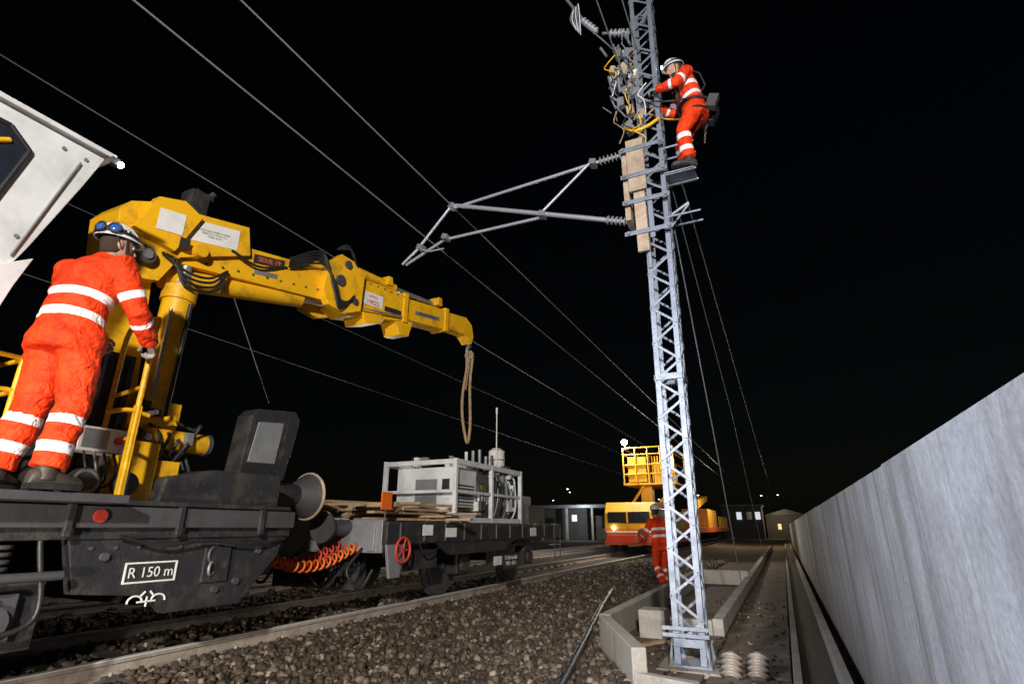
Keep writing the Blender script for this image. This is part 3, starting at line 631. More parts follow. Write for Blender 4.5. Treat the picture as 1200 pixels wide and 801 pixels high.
for x in (-5.2,-6.98):
    b.tube([(x,5.85,1.31),(x,5.45,1.31)],.11,DGR,16); b.tube([(x,5.45,1.31),(x,5.41,1.31)],.19,DGR,24)
for x in (-6.6,-5.9,-5.55,-4.9): b.tube(curvepts([(x,5.85,1.05),(x,5.6,.8),(x+.1,5.75,.6),(x+.15,5.9,.8)]),.02,RUB,8)
for x in (-7.3,-6.4,-5.7,-4.8): b.bb((x,5.82,1.02),(x+.1,5.85,1.38),GRY)
b.prism([(-4.56,5.86,1.1),(-4.56,6.3,1.1),(-4.56,6.15,.7),(-4.56,5.95,.7)],(.04,0,0),GRY)
for y in np.arange(6.1,12,.55): b.bb((-4.52,y,1.12),(-4.50,y+.04,1.36),DGR)
for z in (.7,.95): b.bb((-4.62,11.6,z),(-4.5,11.95,z+.02),GRY)
for y in (11.6,11.95): b.tube([(-4.5,y,.7),(-4.5,y,1.25)],.012,DGR,6)
for k in range(5): b.tube(curvepts([(-4.56,6.6+.9*k,1.1),(-4.54,6.8+.9*k,.95+.03*(k%2)),(-4.56,7.3+.9*k,1.1)]),.014,RUB,6)
b.build("underframe",fw,bevel=.01)
b=MB(); hc=V((-4.46,6.12,1.03))
b.torus(hc,.15,.016,RED,(1,0,0))
for t in range(5): 
    a=t*2*math.pi/5; b.tube([hc,hc+V((0,.15*math.cos(a),.15*math.sin(a)))],.011,RED,6)
b.tube([hc,hc-V((.1,0,0))],.03,DGR,10); b.build("brake_handwheel",fw)
b=MB()
for (y0,y1,z0,z1) in [(6.6,6.85,1.2,1.34),(7.2,7.5,1.17,1.3),(8.75,9.05,.70,.84),(9.1,9.75,.62,.86),(10.3,10.6,1.15,1.3)]: b.bb((-4.499,y0,z0),(-4.494,y1,z1),LBL if y0<9 or y0>10 else BLK)
b.bb((-4.60,5.78,1.52),(-4.58,5.98,1.74),ORG); b.tube([(-4.6,5.88,1.38),(-4.6,5.88,1.6)],.012,DGR,6)
b.build("signs",fw)
label("wagon_number","IT-RFI 16-600\n9983  425-1",(-4.49,9.42,.75),.09,LBL,fw)
b=MB()
for i in range(38):
    L_=random.uniform(.9,2.0); x=random.uniform(-6.3,-4.85); y=random.uniform(6.3,7.7); z=1.38+.035+.045*(i//6)
    b.box((x,y+.2,z),(random.uniform(.08,.16),L_,.035),WOD,Matrix.Rotation(random.uniform(-.25,.25)+(1.57 if i%5==0 else 0),3,'Z'))
for i in range(22):
    b.box((random.uniform(-7.2,-6.0),random.uniform(6.0,7.3),1.41+.045*(i//4)),(.14,random.uniform(.8,1.6),.04),WOD,Matrix.Rotation(random.uniform(-.5,.5)+1.4,3,'Z'))
for i in range(5): b.box((-5.0-.1*i,6.2+.1*i,1.60),(.7,.10,.06),WOD,Matrix.Rotation(.1*i,3,'Z'))
b.build("timber_planks",fw,bevel=.004)
b=MB()
x0,x1,y0,y1,z0,z1=-6.3,-4.85,8.0,10.6,1.37,2.42
for x in (x0,x1):
    for y in (y0,(y0+y1)/2,y1): b.bb((x-.035,y-.035,z0),(x+.035,y+.035,z1),WHT)
    for z in (z0+.05,z1-.05): b.bb((x-.03,y0+.04,z-.045),(x+.03,y1-.04,z+.045),WHT)
for y in (y0,y1):
    for z in (z0+.05,z1-.05): b.bb((x0+.04,y-.03,z-.04),(x1-.04,y+.03,z+.04),WHT)
b.bb((x1-.03,y0+.04,1.86),(x1+.02,y1-.04,1.91),WHT); b.bb((x0+.04,y0-.02,1.86),(x1-.04,y0+.02,1.91),WHT)
b.bb((-6.15,8.15,1.4),(-4.98,8.95,2.30),WHT); b.bb((-6.1,9.0,1.4),(-5.02,9.55,2.3),GRY); b.bb((-6.0,9.6,1.4),(-5.0,10.45,2.2),WHT)
for k in range(9): b.bb((-4.978,8.25,1.55+.055*k),(-4.965,8.85,1.575+.055*k),DGR)
b.bb((-5.75,8.135,1.55),(-5.3,8.148,2.1),GRY); b.bb((-5.2,8.135,1.9),(-5.05,8.148,2.1),BLK)
b.bb((-4.998,9.7,1.5),(-4.985,10.1,1.9),BLK); b.bb((-5.018,9.1,1.6),(-5.0,9.4,2.1),DGR); b.bb((-5.0,9.15,1.95),(-4.99,9.35,2.05),YEL)
for k in range(16): b.tube(curvepts([(-4.97,8.9+.1*k,1.42),(-4.88,8.93+.1*k,1.7+.06*(k%5)),(-4.95,9.0+.1*k,2.1+.05*(k%4)),(-5.1,9.02+.1*k,2.3)]),.018,random.choice([RUB,GRY,WHT,RUB]),6)
for k in range(26): b.box((random.uniform(-5.0,-4.9),random.uniform(8.95,10.5),random.uniform(1.45,2.4)),(.10,random.uniform(.05,.22),random.uniform(.05,.22)),random.choice([DGR,GRY,WHT,BLK,WHT]))
for k in range(12): b.box((random.uniform(-6.1,-4.95),random.uniform(8.1,10.5),2.42+random.uniform(0,.1)),(random.uniform(.06,.3),random.uniform(.06,.3),random.uniform(.05,.2)),random.choice([DGR,GRY,WHT,BLK,LBL]))
b.tube([(-5.1,10.0,2.42),(-5.1,10.0,2.78)],.16,LBL,20); b.tube([(-5.1,10.0,2.78),(-5.1,10.0,2.84)],[.16,.08],LBL,20); b.torus((-5.1,10,2.6),.163,.01,GRY,(0,0,1))
for k in range(5): b.tube([(-5.0,8.6+.25*k,2.42),(-5.0,8.6+.25*k,2.6+.05*(k%3))],.03,random.choice([WHT,GRY,DGR]),8)
b.tube([(-4.95,9.7,2.4),(-4.95,9.7,3.55)],.013,LBL,6); b.tube([(-4.95,9.7,3.5),(-4.95,9.7,3.62)],.022,LBL,6)
b.bb((-5.6,10.9,1.38),(-4.8,11.8,1.75),DGR); b.bb((-5.5,11.0,1.75),(-5.0,11.5,1.95),GRY)
b.build("generator_frame",fw,bevel=.008)
for o_,m_ in ((0,ORG),(1,RED)):
    b=MB(); pts=[]
    for i in range(300):
        t=i/299; a=t*2*math.pi*16; c=V((-5.0-.25*o_,4.25+1.6*t,1.08+.03*o_-.20*math.sin(math.pi*t)))
        pts.append(c+V((.055*math.cos(a),0,.055*math.sin(a))))
    b.tube(pts,.014,m_,6); b.build("air_brake_hose")

# ------------------------------------------------------------------ yellow maintenance vehicle
mv=empty("rail_maintenance_vehicle")
b=MB()
b.bb((-7.0,24,.62),(-4.75,33,1.25),ORG); b.prism([(-6.95,24,1.25),(-6.95,24.05,1.9),(-6.95,24.35,2.35),(-6.95,27.5,2.35),(-6.95,27.5,1.25)],(2.15,0,0),YEL2)
b.bb((-6.8,23.97,1.5),(-5.0,24.02,1.95),GLS); b.bb((-6.6,27.5,1.25),(-4.85,33,2.1),YEL2); b.bb((-4.80,24.8,1.6),(-4.79,26.8,2.1),GLS)
b.bb((-6.9,23.85,.7),(-4.85,24,1.0),RED); b.bb((-6.9,23.94,1.1),(-4.9,24,1.18),LBL); b.bb((-6.0,23.95,1.5),(-5.92,23.968,1.95),YEL2)
for x in (-6.95,-5.2): b.tube([(x,23.9,1.05),(x,23.4,1.05)],.12,DGR,12); b.tube([(x,23.4,1.05),(x,23.35,1.05)],.23,DGR,18)
for y in (25.3,27.2,31.5): 
    for x in (-5.3,-6.9): b.wheel((x,y,.72),.46,DGR)
b.bb((-5.6,25.4,2.35),(-5.1,25.9,3.1),YEL2)
b.bb((-6.15,24.5,3.08),(-3.85,27.5,3.16),YEL2)
for z in (3.55,3.95,4.4,4.7):
    b.tube([(-6.1,24.5,z),(-3.9,24.5,z)],.03,YEL2,6); b.tube([(-3.9,24.5,z),(-3.9,27.5,z)],.03,YEL2,6); b.tube([(-6.1,24.5,z),(-6.1,27.5,z)],.03,YEL2,6)
for x in (-6.1,-5.55,-5.0,-4.45,-3.9): b.tube([(x,24.5,3.1),(x,24.5,4.7)],.035,YEL2,6); b.tube([(x,27.5,3.1),(x,27.5,4.7)],.035,YEL2,6)
b.bb((-5.9,24.52,3.2),(-5.1,24.56,4.3),YEL2); b.bb((-4.9,25.2,3.2),(-4.1,26.5,4.1),YEL2)
for k in range(8): b.bb((-4.85+.12*k,24.53,3.2),(-4.80+.12*k,24.55,4.3),YEL2)
b.tube([(-6.0,24.6,4.7),(-6.0,24.6,4.95)],.03,DGR,8)
b.tube([(-4.7,25,2.35),(-4.0,25,3.1)],.06,YEL2,8); b.tube([(-5.9,25,2.35),(-5.35,25,3.1)],.06,YEL2,8)
b.build("vehicle_body",mv,bevel=.03)
b=MB(); b.ell((-6.0,24.5,4.98),(.13,.06,.13),emis("work_lamp_glow",(.93,.98,1),90)); b.ell((-6.55,23.93,1.3),(.08,.04,.08),emis("head_lamp_glow",(1,.85,.6),12)); b.ell((-5.15,23.93,1.3),(.07,.04,.07),emis("tail_glow",(1,.2,.05),6)); b.ell((-3.95,24.45,4.0),(.05,.04,.22),emis("platform_lamp_glow",(.8,1,.6),8)); b.build("vehicle_lamps",mv)
ow=empty("platform_wagon")
b=MB(); b.bb((-7.3,34.5,1.0),(-4.7,58,1.35),ORG); b.bb((-7.2,36,1.35),(-5.0,40,2.1),ORG); b.bb((-6.6,43,1.35),(-4.8,49,2.6),YEL2); b.prism([(-6.2,44,2.6),(-6.2,44,3.2),(-6.2,51,3.9),(-6.2,51,3.5)],(.6,0,0),YEL2)
for y in (36,38,54,56): b.wheel((-5.3,y,.72),.46,DGR)
for y in np.arange(50,58,1.2): b.tube([(-4.75,y,1.35),(-4.75,y,2.2)],.03,YEL2,6)
b.build("wagon_body",ow,bevel=.03)

# ------------------------------------------------------------------ background buildings
BRK=mat("plaster_dark",(.10,.095,.09),.9,dirt=.5,dscale=1); WIN=emis("lit_window",(.85,.93,1),.7); WINW=emis("lit_window_warm",(1,.7,.35),.8)
st=empty("station_building"); b=MB()
b.bb((-42,62,0),(-20,72,3.4),BRK); b.bb((-44,60,3.4),(-15,74,3.75),GRY); b.bb((-19,62,0),(-16,72,2.6),BRK)
for x in np.arange(-43,-15,3): b.bb((x,60.3,0),(x+.25,60.6,3.4),CONC)
b.build("walls_and_canopy",st,bevel=.03)
b=MB()
for x in (-39,-34,-28,-25): b.bb((x,61.93,1.2),(x+1.0,61.96,2.4),GLS)
b.bb((-21.8,61.93,2.0),(-21.2,61.96,2.7),WIN); b.bb((-17.8,61.93,1.5),(-17.4,61.96,1.9),WINW); b.build("windows",st)
wh=empty("trackside_shed"); b=MB(); b.bb((-7,78,0),(-2.2,92,3.9),BRK); b.bb((-7.2,77.8,3.9),(-2,92.2,4.15),DGR); b.bb((-2,84,0),(3,94,2.9),BRK); b.prism([(-2.2,83.8,2.9),(.5,83.8,3.7),(3.2,83.8,2.9)],(0,10.4,0),DGR); b.build("walls_and_roof",wh,bevel=.03)
b=MB()
for i,x in enumerate((-6.4,-5.2,-4.0,-3.0)): b.bb((x,77.94,2.3),(x+.6,77.97,3.2),WIN if i in (1,3) else GLS)
b.bb((-.6,83.94,1.1),(-.2,83.97,1.8),WINW); b.bb((1.2,83.94,1.1),(1.7,83.97,1.8),GLS)
b.build("windows",wh)
for (x,y,z) in [(-26,75,6.5),(-31,90,7),(-9,80,5.5),(-1.5,95,6.0),(-36,95,6),(-20,110,6.5),(.8,110,6.8)]:
    e=empty("street_lamp"); b=MB(); b.tube([(x,y,0),(x,y,z)],[.09,.05],DGR,8); b.tube([(x,y,z),(x-.8,y,z+.1)],.04,DGR,6); b.box((x-.9,y,z+.08),(.5,.2,.1),DGR); b.build("pole",e)
    b=MB(); b.ell((x-.9,y,z),(.13,.09,.05),emis("street_glow",(.85,.95,1),10)); b.build("lamp_head",e)

# ------------------------------------------------------------------ people
def remeshed(b,name,vox,smooth,parent,mats):
    o=b.build(name+"_src"); me0=o.data
    r=o.modifiers.new("r","REMESH"); r.mode='VOXEL'; r.voxel_size=vox; r.use_smooth_shade=True
    if smooth: s=o.modifiers.new("s","SMOOTH"); s.factor=.5; s.iterations=smooth
    dg=bpy.context.evaluated_depsgraph_get(); dg.update()
    me=bpy.data.meshes.new_from_object(o.evaluated_get(dg)); bpy.data.objects.remove(o); bpy.data.meshes.remove(me0)
    me.name=name; me.materials.clear()
    for m in mats: me.materials.append(m)
    me.polygons.foreach_set("material_index",[0]*len(me.polygons)); me.polygons.foreach_set("use_smooth",[True]*len(me.polygons))
    ob=bpy.data.objects.new(name,me); scene.collection.objects.link(ob); ob.parent=parent; return ob
def ering(c,u,w,a,bb,n=20): return [c+u*(a*math.cos(2*math.pi*k/n))+w*(bb*math.sin(2*math.pi*k/n)) for k in range(n)]
def hand(b,wr,d,nrm,side,curl,s):
    d=V(d).normalized(); nrm=V(nrm); nrm=(nrm-d*nrm.dot(d)).normalized(); lat=d.cross(nrm).normalized()*side
    wr=V(wr)
    R=[(0,.028,.022),(.03,.036,.018),(.07,.042,.017),(.095,.042,.014)]
    b.loft([ering(wr+d*(t*s),lat,nrm,a*s,c*s,14) for t,a,c in R],GLOVE)
    for i,(ln,o) in enumerate([(.075,.031),(.085,.011),(.08,-.010),(.062,-.030)]):
        p=wr+d*(.085*s)+lat*(o*s); pts=[p]; ang=.1
        for j,f in enumerate((.45,.32,.23)):
            ang+=curl*(.9 if j else .6)+.05*i*curl; q=pts[-1]+(d*math.cos(ang)+nrm*math.sin(ang))*(ln*f*s); pts.append(q)
        b.tube(pts,[.0105*s,.0102*s,.0095*s,.008*s],GLOVE,8)
    p=wr+d*(.03*s)+lat*(.03*s); q1=p+(lat*.75+d*.6+nrm*.35).normalized()*(.04*s); q2=q1+(lat*.2+d*.8+nrm*(.4+.5*curl)).normalized()*(.032*s); q3=q2+(d*.6-lat*.2+nrm*(.5+.6*curl)).normalized()*(.026*s)
    b.tube([p,q1,q2,q3],[.015*s,.0125*s,.0115*s,.009*s],GLOVE,8)
def person(name,base,ang,J,sc,headyaw=0,headpitch=0,vox=.013,goggles=None,lamp=False,beard=False,bulk=1.,tb=((.24,.027),(.385,.027))):
    P=empty(name); f=V((math.cos(ang),math.sin(ang),0)); rt=V((math.sin(ang),-math.cos(ang),0)); base=V(base)
    curl=J.get('curl',.7)
    def W(p): return base+(rt*p[0]+f*p[1]+V((0,0,p[2])))*sc
    j={k:W(v) for k,v in J.items() if k!='curl'}
    b=MB()
    sp=[j['pelvis'],j['waist'],j['chest'],j['neck']]
    shr=(j['shR']-j['shL']).normalized()
    def tr(p,ax,a,bb):
        ax=ax.normalized(); u=(shr-ax*shr.dot(ax)).normalized(); return ering(p,u,ax.cross(u),a*sc*(.4+.6*bulk),bb*sc*bulk,24)
    ax0=(sp[1]-sp[0]);ax1=(sp[2]-sp[1]);ax2=(sp[3]-sp[2]); n0=ax0.normalized()
    rings=[tr(sp[0]-n0*.155*sc,ax0,.180,.14),tr(sp[0]-n0*.135*sc,ax0,.20,.158),tr(sp[0]-n0*.05*sc,ax0,.196,.155),tr(sp[0],ax0,.188,.148),tr(sp[0].lerp(sp[1],.5),ax0,.175,.135),tr(sp[1],ax0+ax1,.172,.132),
           tr(sp[1].lerp(sp[2],.5),ax1,.185,.14),tr(sp[2],ax1+ax2,.195,.14),tr(sp[2].lerp(sp[3],.45),ax2,.175,.12),tr(sp[2].lerp(sp[3],.75),ax2,.12,.09),tr(sp[3],ax2,.075,.075),tr(sp[3]+ax2.normalized()*.035*sc,ax2,.07,.072)]
    b.loft(rings,HV)
    for S in 'LR':
        sh,el,wr=j['sh'+S],j['el'+S],j['wr'+S]; inn=sp[2].lerp(sp[3],.5)
        pts=[inn.lerp(sh,.4),sh,sh.lerp(el,.3),sh.lerp(el,.7),el,el.lerp(wr,.3),el.lerp(wr,.8),wr]
        b.tube(pts,[x*sc*bulk for x in (.07,.083,.074,.066,.064,.062,.052,.05)],HV,16)
        hp,kn,an=j['hip'+S],j['kn'+S],j['an'+S]
        top=hp.lerp(sp[0],.25)+V((0,0,.02))
        pts=[top,hp,hp.lerp(kn,.35),hp.lerp(kn,.75),kn,kn.lerp(an,.3),kn.lerp(an,.7),an+(kn-an).normalized()*.02]
        b.tube(pts,[x*sc*bulk for x in (.10,.115,.105,.088,.082,.082,.08,.084)],HV,18)
    body=remeshed(b,"hi_vis_suit",vox,4,P,[HV])
    me=body.data; n=len(me.vertices); co=np.empty(n*3); me.vertices.foreach_get("co",co); co=co.reshape(-1,3)
    segs=[('torso',sp[0]-ax0*.6,sp[3],.16)]
    for S in 'LR': segs+=[('ua',j['sh'+S],j['el'+S],.07),('fa',j['el'+S],j['wr'+S],.055),('th',j['hip'+S],j['kn'+S],.1),('sh',j['kn'+S],j['an'+S],.078)]
    D=[];Sx=[]
    for nm,a,c,r in segs:
        a=np.array(a);c=np.array(c);d=c-a;L_=np.linalg.norm(d);d/=L_; s=(co-a)@d; sc2=np.clip(s,0,L_); q=a+sc2[:,None]*d; D.append(np.linalg.norm(co-q,axis=1)/r); Sx.append(s/sc)
    D=np.array(D);k=np.argmin(D,0); band=np.full(n,1.)
    bd={'torso':list(tb),'ua':[(.20,.025)],'fa':[(.06,.025)],'th':[],'sh':[(.10,.03),(.27,.03)]}
    for i,(nm,a,c,r) in enumerate(segs):
        msk=k==i
        for cc,hw in bd[nm]: band[msk]=np.minimum(band[msk],np.abs(Sx[i][msk]-cc)-hw)
    nrm=np.empty(n*3); me.vertices.foreach_get("normal",nrm); nrm=nrm.reshape(-1,3)
    def rid(p):
        a=noise.noise(V((p[0]*4,p[1]*4,p[2]*9)))*.012; w_=noise.noise(V((p[0]*6+9,p[1]*6,p[2]*11+a*60)))
        return a+(.5-abs(w_))*.014-.004+noise.noise(V((p[0]*16+3,p[1]*16,p[2]*22)))*.004
    dsp=np.array([rid(p) for p in co])
    co+=nrm*dsp[:,None]*sc; me.vertices.foreach_set("co",co.reshape(-1))
    at=me.attributes.new("band","FLOAT","POINT"); at.data.foreach_set("value",band); me.update()
    b=MB()
    for S in 'LR':
        an,to=j['an'+S],j['to'+S]; fd=(to-an); fd.z=0; fd.normalize(); sd=V((fd.y,-fd.x,0)); bz=to.z
        def fr(d,wd,h): 
            c=V((an.x,an.y,0))+fd*d*sc; c.z=bz+h*sc/2; return ering(c,sd,V((0,0,1)),wd*sc,h*sc/2,14)
        b.loft([fr(-.085,.02,.05),fr(-.075,.037,.09),fr(-.02,.043,.12),fr(.05,.046,.10),fr(.12,.052,.075),fr(.18,.046,.06),fr(.205,.02,.035)],BOOT)
        b.tube([V((an.x,an.y,bz+.04*sc)),an+V((0,0,.08*sc))],.055*sc,BOOT,14)
        b.prism([V((an.x,an.y,bz-.012*sc))+fd*(x*sc)+sd*(y*sc) for x,y in [(-.085,-.025),(-.085,.025),(.03,.045),(.12,.053),(.19,.035),(.205,0),(.19,-.035),(.12,-.053),(.03,-.045)]],(0,0,.03*sc),RUB)
    b.build("boots",P)
    b=MB()
    for S,sd in (('L',1),('R',-1)):
        el,wr,hd=j['el'+S],j['wr'+S],j['hd'+S]; d=(hd-wr).normalized(); palm=rt*(1 if S=='L' else -1)*.6-V((0,0,.8))
        hand(b,wr-d*.01*sc,d,palm,-sd,curl,sc)
    remeshed(b,"gloves",.0055,1,P,[GLOVE])
    hc=j['head']; yaw=ang+headyaw
    fy=V((math.cos(yaw)*math.cos(headpitch),math.sin(yaw)*math.cos(headpitch),math.sin(headpitch))); rx=V((math.sin(yaw),-math.cos(yaw),0)); uz=rx.cross(fy)
    R=Matrix((rx,fy,uz)).transposed()
    def Hh(x,y,z): return hc+R@V((x*sc,y*sc,z*sc))
    b=MB(); rr=[]
    for z,a,bb,y0 in [(-.125,.02,.02,.045),(-.115,.042,.045,.03),(-.09,.058,.07,.015),(-.05,.068,.085,.005),(0,.074,.094,0),(.04,.076,.097,-.002),(.08,.066,.085,-.005),(.11,.04,.055,-.008),(.122,.012,.016,-.01)]:
        rr.append(ering(Hh(0,y0,z),R@V((1,0,0)),R@V((0,1,0)),a*sc,bb*sc,22))
    b.loft(rr,SKIN)
    b.tube([Hh(0,.088,.012),Hh(0,.104,-.018),Hh(0,.112,-.034),Hh(0,.094,-.044)],[x*sc for x in (.009,.012,.015,.010)],SKIN,10)
    b.ell(Hh(0,.088,-.068),(.024*sc,.012*sc,.008*sc),SKIN,R); b.ell(Hh(0,.086,-.10),(.022*sc,.018*sc,.016*sc),SKIN,R)
    for sx in (-1,1): b.ell(Hh(sx*.076,-.008,-.01),(.010*sc,.020*sc,.032*sc),SKIN,R)
    b.ell(Hh(0,.085,.022),(.05*sc,.014*sc,.010*sc),SKIN,R)
    b.tube([j['neck']-V((0,0,.03*sc)),Hh(0,-.015,-.06)],.056*sc,SKIN,16)
    remeshed(b,"head",.0065,2,P,[SKIN])
    b=MB()
    for sx in (-1,1):
        b.ell(Hh(sx*.031,.084,.002),(.013*sc,.010*sc,.009*sc),EYEW,R); b.ell(Hh(sx*.031,.0935,.002),(.0055*sc,.003*sc,.0055*sc),INK,R)
        b.tube([Hh(sx*.016,.0965,.022),Hh(sx*.046,.089,.023)],.004*sc,HAIR,6)
    b.tube([Hh(-.02,.098,-.068),Hh(0,.101,-.067),Hh(.02,.098,-.068)],.003*sc,REDINK,6)
    rr=[]
    for z,a,bb,y0 in [(-.085,.055,.055,-.035),(-.05,.071,.072,-.022),(0,.078,.080,-.020),(.045,.080,.085,-.017)]: rr.append(ering(Hh(0,y0,z),R@V((1,0,0)),R@V((0,1,0)),a*sc,bb*sc,22))
    b.loft(rr,HAIR)
    if beard:
        for z,r_ in ((-.118,.03),(-.105,.04),(-.09,.045)): b.ell(Hh(0,.055,z),((r_+.012)*sc,(r_)*sc,.022*sc),HAIR,R)
    b.build("face_and_hair",P)
    b=MB(); b.ell(Hh(0,-.006,.040),(.098*sc,.125*sc,.118*sc),WHL,R,26,8,0,.995)
    n=30; ins=[];o1=[]
    for k2 in range(n):
        a=2*math.pi*k2/n; ca,sa=math.cos(a),math.sin(a); ext=.012+.030*max(0,sa)**2
        ins.append(Hh(.094*ca,-.006+.12*sa,.045)); o1.append(Hh((.098+ext*.6)*ca,-.006+(.125+ext)*sa,.034))
    top=[p+uz*.008*sc for p in o1]
    vs=ins+o1+top; fs=[]
    for k2 in range(n):
        q=(k2+1)%n; fs+=[(k2,q,n+q,n+k2),(n+k2,n+q,2*n+q,2*n+k2),(2*n+k2,2*n+q,q,k2)]
    b.add(vs,fs,WHL,True)
    for sx in (-.03,0,.03): b.tube([Hh(sx,-.006+.126*math.cos(t)*.97,.040+.121*math.sin(t)*(.975-abs(sx)*1.2)) for t in np.linspace(.35,2.8,14)],.006*sc,WHL,6)
    for sx in (-1,1):
        for k2 in range(3): b.box(Hh(sx*.092,-.03+.03*k2,.085),(.008*sc,.012*sc,.02*sc),INK,R)
        b.tube([Hh(sx*.088,.02,.04),Hh(sx*.080,.03,-.05),Hh(sx*.045,.05,-.118)],.005*sc,STRAP,6); b.tube([Hh(sx*.088,-.04,.04),Hh(sx*.080,.0,-.04)],.005*sc,STRAP,6)
    b.tube([Hh(-.045,.05,-.118),Hh(0,.062,-.135),Hh(.045,.05,-.118)],.005*sc,STRAP,6)
    if goggles is not None:
        b.tube([Hh(.103*math.cos(a),-.006+.130*math.sin(a),.068) for a in np.linspace(0,2*math.pi,28)],.010*sc,RUB,8)
        for da in (-.34,.34):
            a=math.pi/2+goggles+da; c=Hh(.108*math.cos(a),-.006+.134*math.sin(a),.082); ax=R@V((math.cos(a),math.sin(a),.15))
            fx=ax.normalized(); sxv=uz.cross(fx).normalized(); R2=Matrix((sxv,fx,fx.cross(sxv)*-1)).transposed()
            b.ell(c,(.038*sc,.014*sc,.030*sc),GOG,R2); b.torus(c+fx*.006,.034*sc,.008*sc,RUB,fx,20,6)
    if lamp:
        b.box(Hh(0,.128,.075),(.05*sc,.03*sc,.035*sc),DGR,R)
        b.tube([Hh(.102*math.cos(a),-.006+.128*math.sin(a),.07) for a in np.linspace(0,2*math.pi,24)],.008*sc,RUB,6)
        b.ell(Hh(0,.147,.075),(.020*sc,.010*sc,.017*sc),emis("headlamp_glow",(.6,.85,1),40),R)
    b.build("helmet",P)
    return P,j,W
std=dict(pelvis=(0,0,.95),waist=(0,.01,1.12),chest=(0,.0,1.32),neck=(0,.03,1.49),head=(0,.065,1.655),
 shL=(-.185,0,1.41),shR=(.185,0,1.41),elL=(-.27,.02,1.13),elR=(.27,.02,1.13),wrL=(-.27,.16,.93),wrR=(.27,.16,.93),hdL=(-.26,.2,.85),hdR=(.26,.2,.85),
 hipL=(-.095,0,.90),hipR=(.095,0,.90),knL=(-.12,.03,.49),knR=(.12,.03,.49),anL=(-.14,-.02,.10),anR=(.14,-.02,.10),toL=(-.16,.12,.012),toR=(.16,.12,.012))
J=dict(std); J.update(pelvis=(0,-.02,.95),waist=(0,-.01,1.12),chest=(0,.04,1.32),neck=(0,.10,1.48),head=(.0,.15,1.635),shL=(-.19,.05,1.41),shR=(.19,.05,1.41),
 elR=(.27,.17,1.13),wrR=(.21,.38,.99),hdR=(.18,.45,.95),elL=(-.30,.18,1.15),wrL=(-.22,.40,1.05),hdL=(-.2,.47,1.0),
 anL=(-.19,-.05,.10),toL=(-.23,.09,.012),knL=(-.14,.01,.5),anR=(.12,-.03,.10),toR=(.15,.11,.012),curl=1.0)
person("railway_worker",(-4.34,1.90,1.53),math.radians(108),J,1.13,headyaw=-.45,headpitch=.05,vox=.011,goggles=-2.35,bulk=1.12,tb=((.165,.027),(.305,.027)))
J=dict(std); J.update(pelvis=(0,-.16,.90),waist=(0,-.14,1.06),chest=(0,-.10,1.25),neck=(0,-.04,1.41),head=(0,.01,1.56),shL=(-.185,-.08,1.33),shR=(.185,-.08,1.33),
 elL=(-.27,.06,1.10),elR=(.27,.06,1.10),wrL=(-.16,.28,1.14),wrR=(.16,.28,1.16),hdL=(-.13,.36,1.15),hdR=(.13,.36,1.18),
 hipL=(-.095,-.15,.85),hipR=(.095,-.15,.85),knL=(-.14,.03,.50),knR=(.13,.02,.47),anL=(-.12,0,.10),anR=(.12,-.03,.10),toL=(-.13,.14,.012),toR=(.13,.12,.012),curl=.9)
P,j,W=person("railway_worker",(-.46,6.15,5.525),math.radians(196),J,1.07,headyaw=.2,headpitch=-.3,vox=.012,lamp=True,beard=True)
b=MB()
pv=j['pelvis']; b.torus(pv+V((0,0,.04)),.20,.02,STRAP,(0,0,1),28,8)
for S in 'LR': b.torus(j['hip'+S]-V((0,0,.08)),.13,.014,STRAP,(0,0,1),22,6)
for sx in (-1,1): b.tube([W((sx*.1,-.17,.95)),W((sx*.12,-.30,1.15)),W((sx*.13,-.25,1.33)),W((sx*.12,-.10,1.44)),W((sx*.11,.05,1.3)),W((sx*.1,.0,1.0))],.012,STRAP,6)
b.box(W((.1,-.37,.86)),(.15,.13,.2),STRAP,Matrix.Rotation(.5,3,'Y')); b.box(W((-.17,-.34,.84)),(.12,.1,.18),DGR,Matrix.Rotation(.4,3,'Y'))
b.tube(curvepts([W((.18,-.1,.93)),W((.2,.15,.98)),W((.12,.36,1.02))]),.012,YEL,6); b.tube(curvepts([W((-.18,-.1,.93)),W((-.2,.15,.9)),W((-.12,.36,1.0))]),.012,RUB,6)
for k in range(6): b.tube(curvepts([W((.12+.02*k,-.29,.9)),W((.12+.03*k,-.32,.75)),W((.1+.02*k,-.28,.66-.02*k))],4),.009,random.choice([GRY,DGR,ROPE]),6)
b.build("safety_harness",P)
J=dict(std); J.update(anL=(-.12,-.22,.13),knL=(-.11,.05,.50),toL=(-.12,-.09,.05),anR=(.11,.16,.10),knR=(.10,.14,.50),toR=(.12,.3,.012),chest=(0,.05,1.32),neck=(0,.10,1.47),head=(0,.14,1.63),
 shL=(-.185,.05,1.40),shR=(.185,.05,1.40),wrL=(-.36,.30,1.0),elL=(-.30,.10,1.15),hdL=(-.38,.38,.98),curl=.5)
person("railway_worker",(-2.50,12.9,.03),math.radians(130),J,1.0,vox=.014)

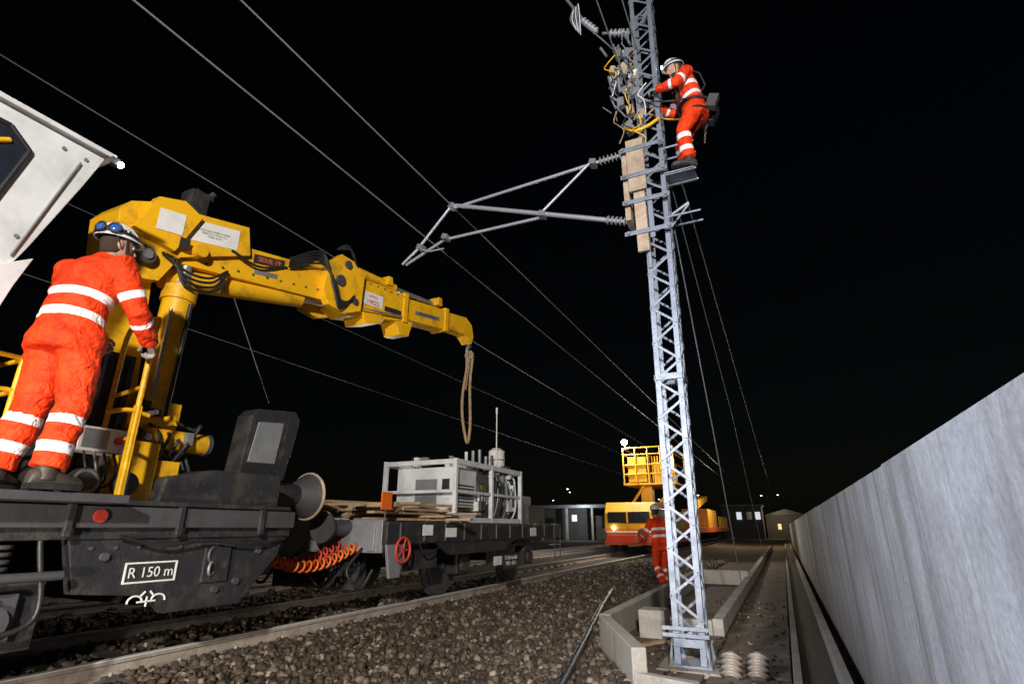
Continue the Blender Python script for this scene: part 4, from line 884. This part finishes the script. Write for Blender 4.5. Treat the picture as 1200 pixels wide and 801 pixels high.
# ------------------------------------------------------------------ world, lights, camera
w_=bpy.data.worlds.new("World"); scene.world=w_; w_.use_nodes=True; nt=w_.node_tree
sky=nt.nodes.new("ShaderNodeTexSky"); sky.sky_type='NISHITA'; sky.sun_disc=False; sky.sun_elevation=math.radians(8); sky.sun_rotation=math.radians(200)
bg=nt.nodes["Background"]; bg.inputs["Strength"].default_value=.0006; nt.links.new(sky.outputs[0],bg.inputs["Color"])
def aim(o,t): o.rotation_euler=(V(t)-o.location).to_track_quat('-Z','Y').to_euler()
def spot(name,loc,tgt,P,col,ang=100,r=.15,blend=.5):
    l=bpy.data.lights.new(name,"SPOT"); l.energy=P; l.color=col; l.spot_size=math.radians(ang); l.spot_blend=blend; l.shadow_soft_size=r
    o=bpy.data.objects.new(name,l); scene.collection.objects.link(o); o.location=loc; aim(o,tgt); return o
def point(name,loc,P,col,r=.1):
    l=bpy.data.lights.new(name,"POINT"); l.energy=P; l.color=col; l.shadow_soft_size=r
    o=bpy.data.objects.new(name,l); scene.collection.objects.link(o); o.location=loc; return o
sun=bpy.data.lights.new("moon","SUN"); sun.energy=.01; sun.angle=math.radians(.5); so=bpy.data.objects.new("moon",sun); scene.collection.objects.link(so); so.rotation_euler=(math.radians(50),0,math.radians(20))
spot("floodlight",(2.3,-6.0,4.8),(-4.6,6,3.2),6800,(1,.95,.87),75,.22,.6)
spot("floodlight.001",(-3.2,-1.6,3.0),(.5,3.2,1.9),1900,(.76,.84,1),85,.2,.9)
spot("floodlight.002",(-2.6,-1.2,.9),(-5.0,7.0,.4),700,(1,.90,.78),85,.12,.7)
spot("floodlight.003",(-2.0,-4.0,3.4),(-1.0,6.2,6.6),1500,(.68,.79,1),50,.2,.7)
spot("floodlight.004",(-2.9,2.0,3.2),(-1.9,12.0,.4),260,(1,.93,.82),60,.15,.8)
point("work_lamp",(-6.0,24.2,5.05),700,(.9,.95,1))
point("work_lamp.001",(-4.4,21.8,3.2),260,(1,.78,.48))
point("work_lamp.002",(-3.4,44,4.5),900,(1,.8,.5))
point("wagon_fill",(-7.6,9.2,3.4),90,(1,.9,.75))  # added fill to brighten the flat wagon, no fixture there
point("canopy_light",(-20,58.5,3.0),300,(.85,.95,1))
point("shed_light",(-.5,80.5,3.2),250,(1,.8,.5))
cam=bpy.data.cameras.new("cam"); cam.sensor_width=36; cam.lens=36*633/1200; cam.clip_end=2000; cam.clip_start=.05
co=bpy.data.objects.new("cam",cam); scene.collection.objects.link(co); co.location=(0,0,1.3); co.rotation_euler=(math.pi/2+.3310,0,.4435)
scene.camera=co
scene.view_settings.view_transform='Standard'; scene.view_settings.look='None'; scene.view_settings.exposure=0
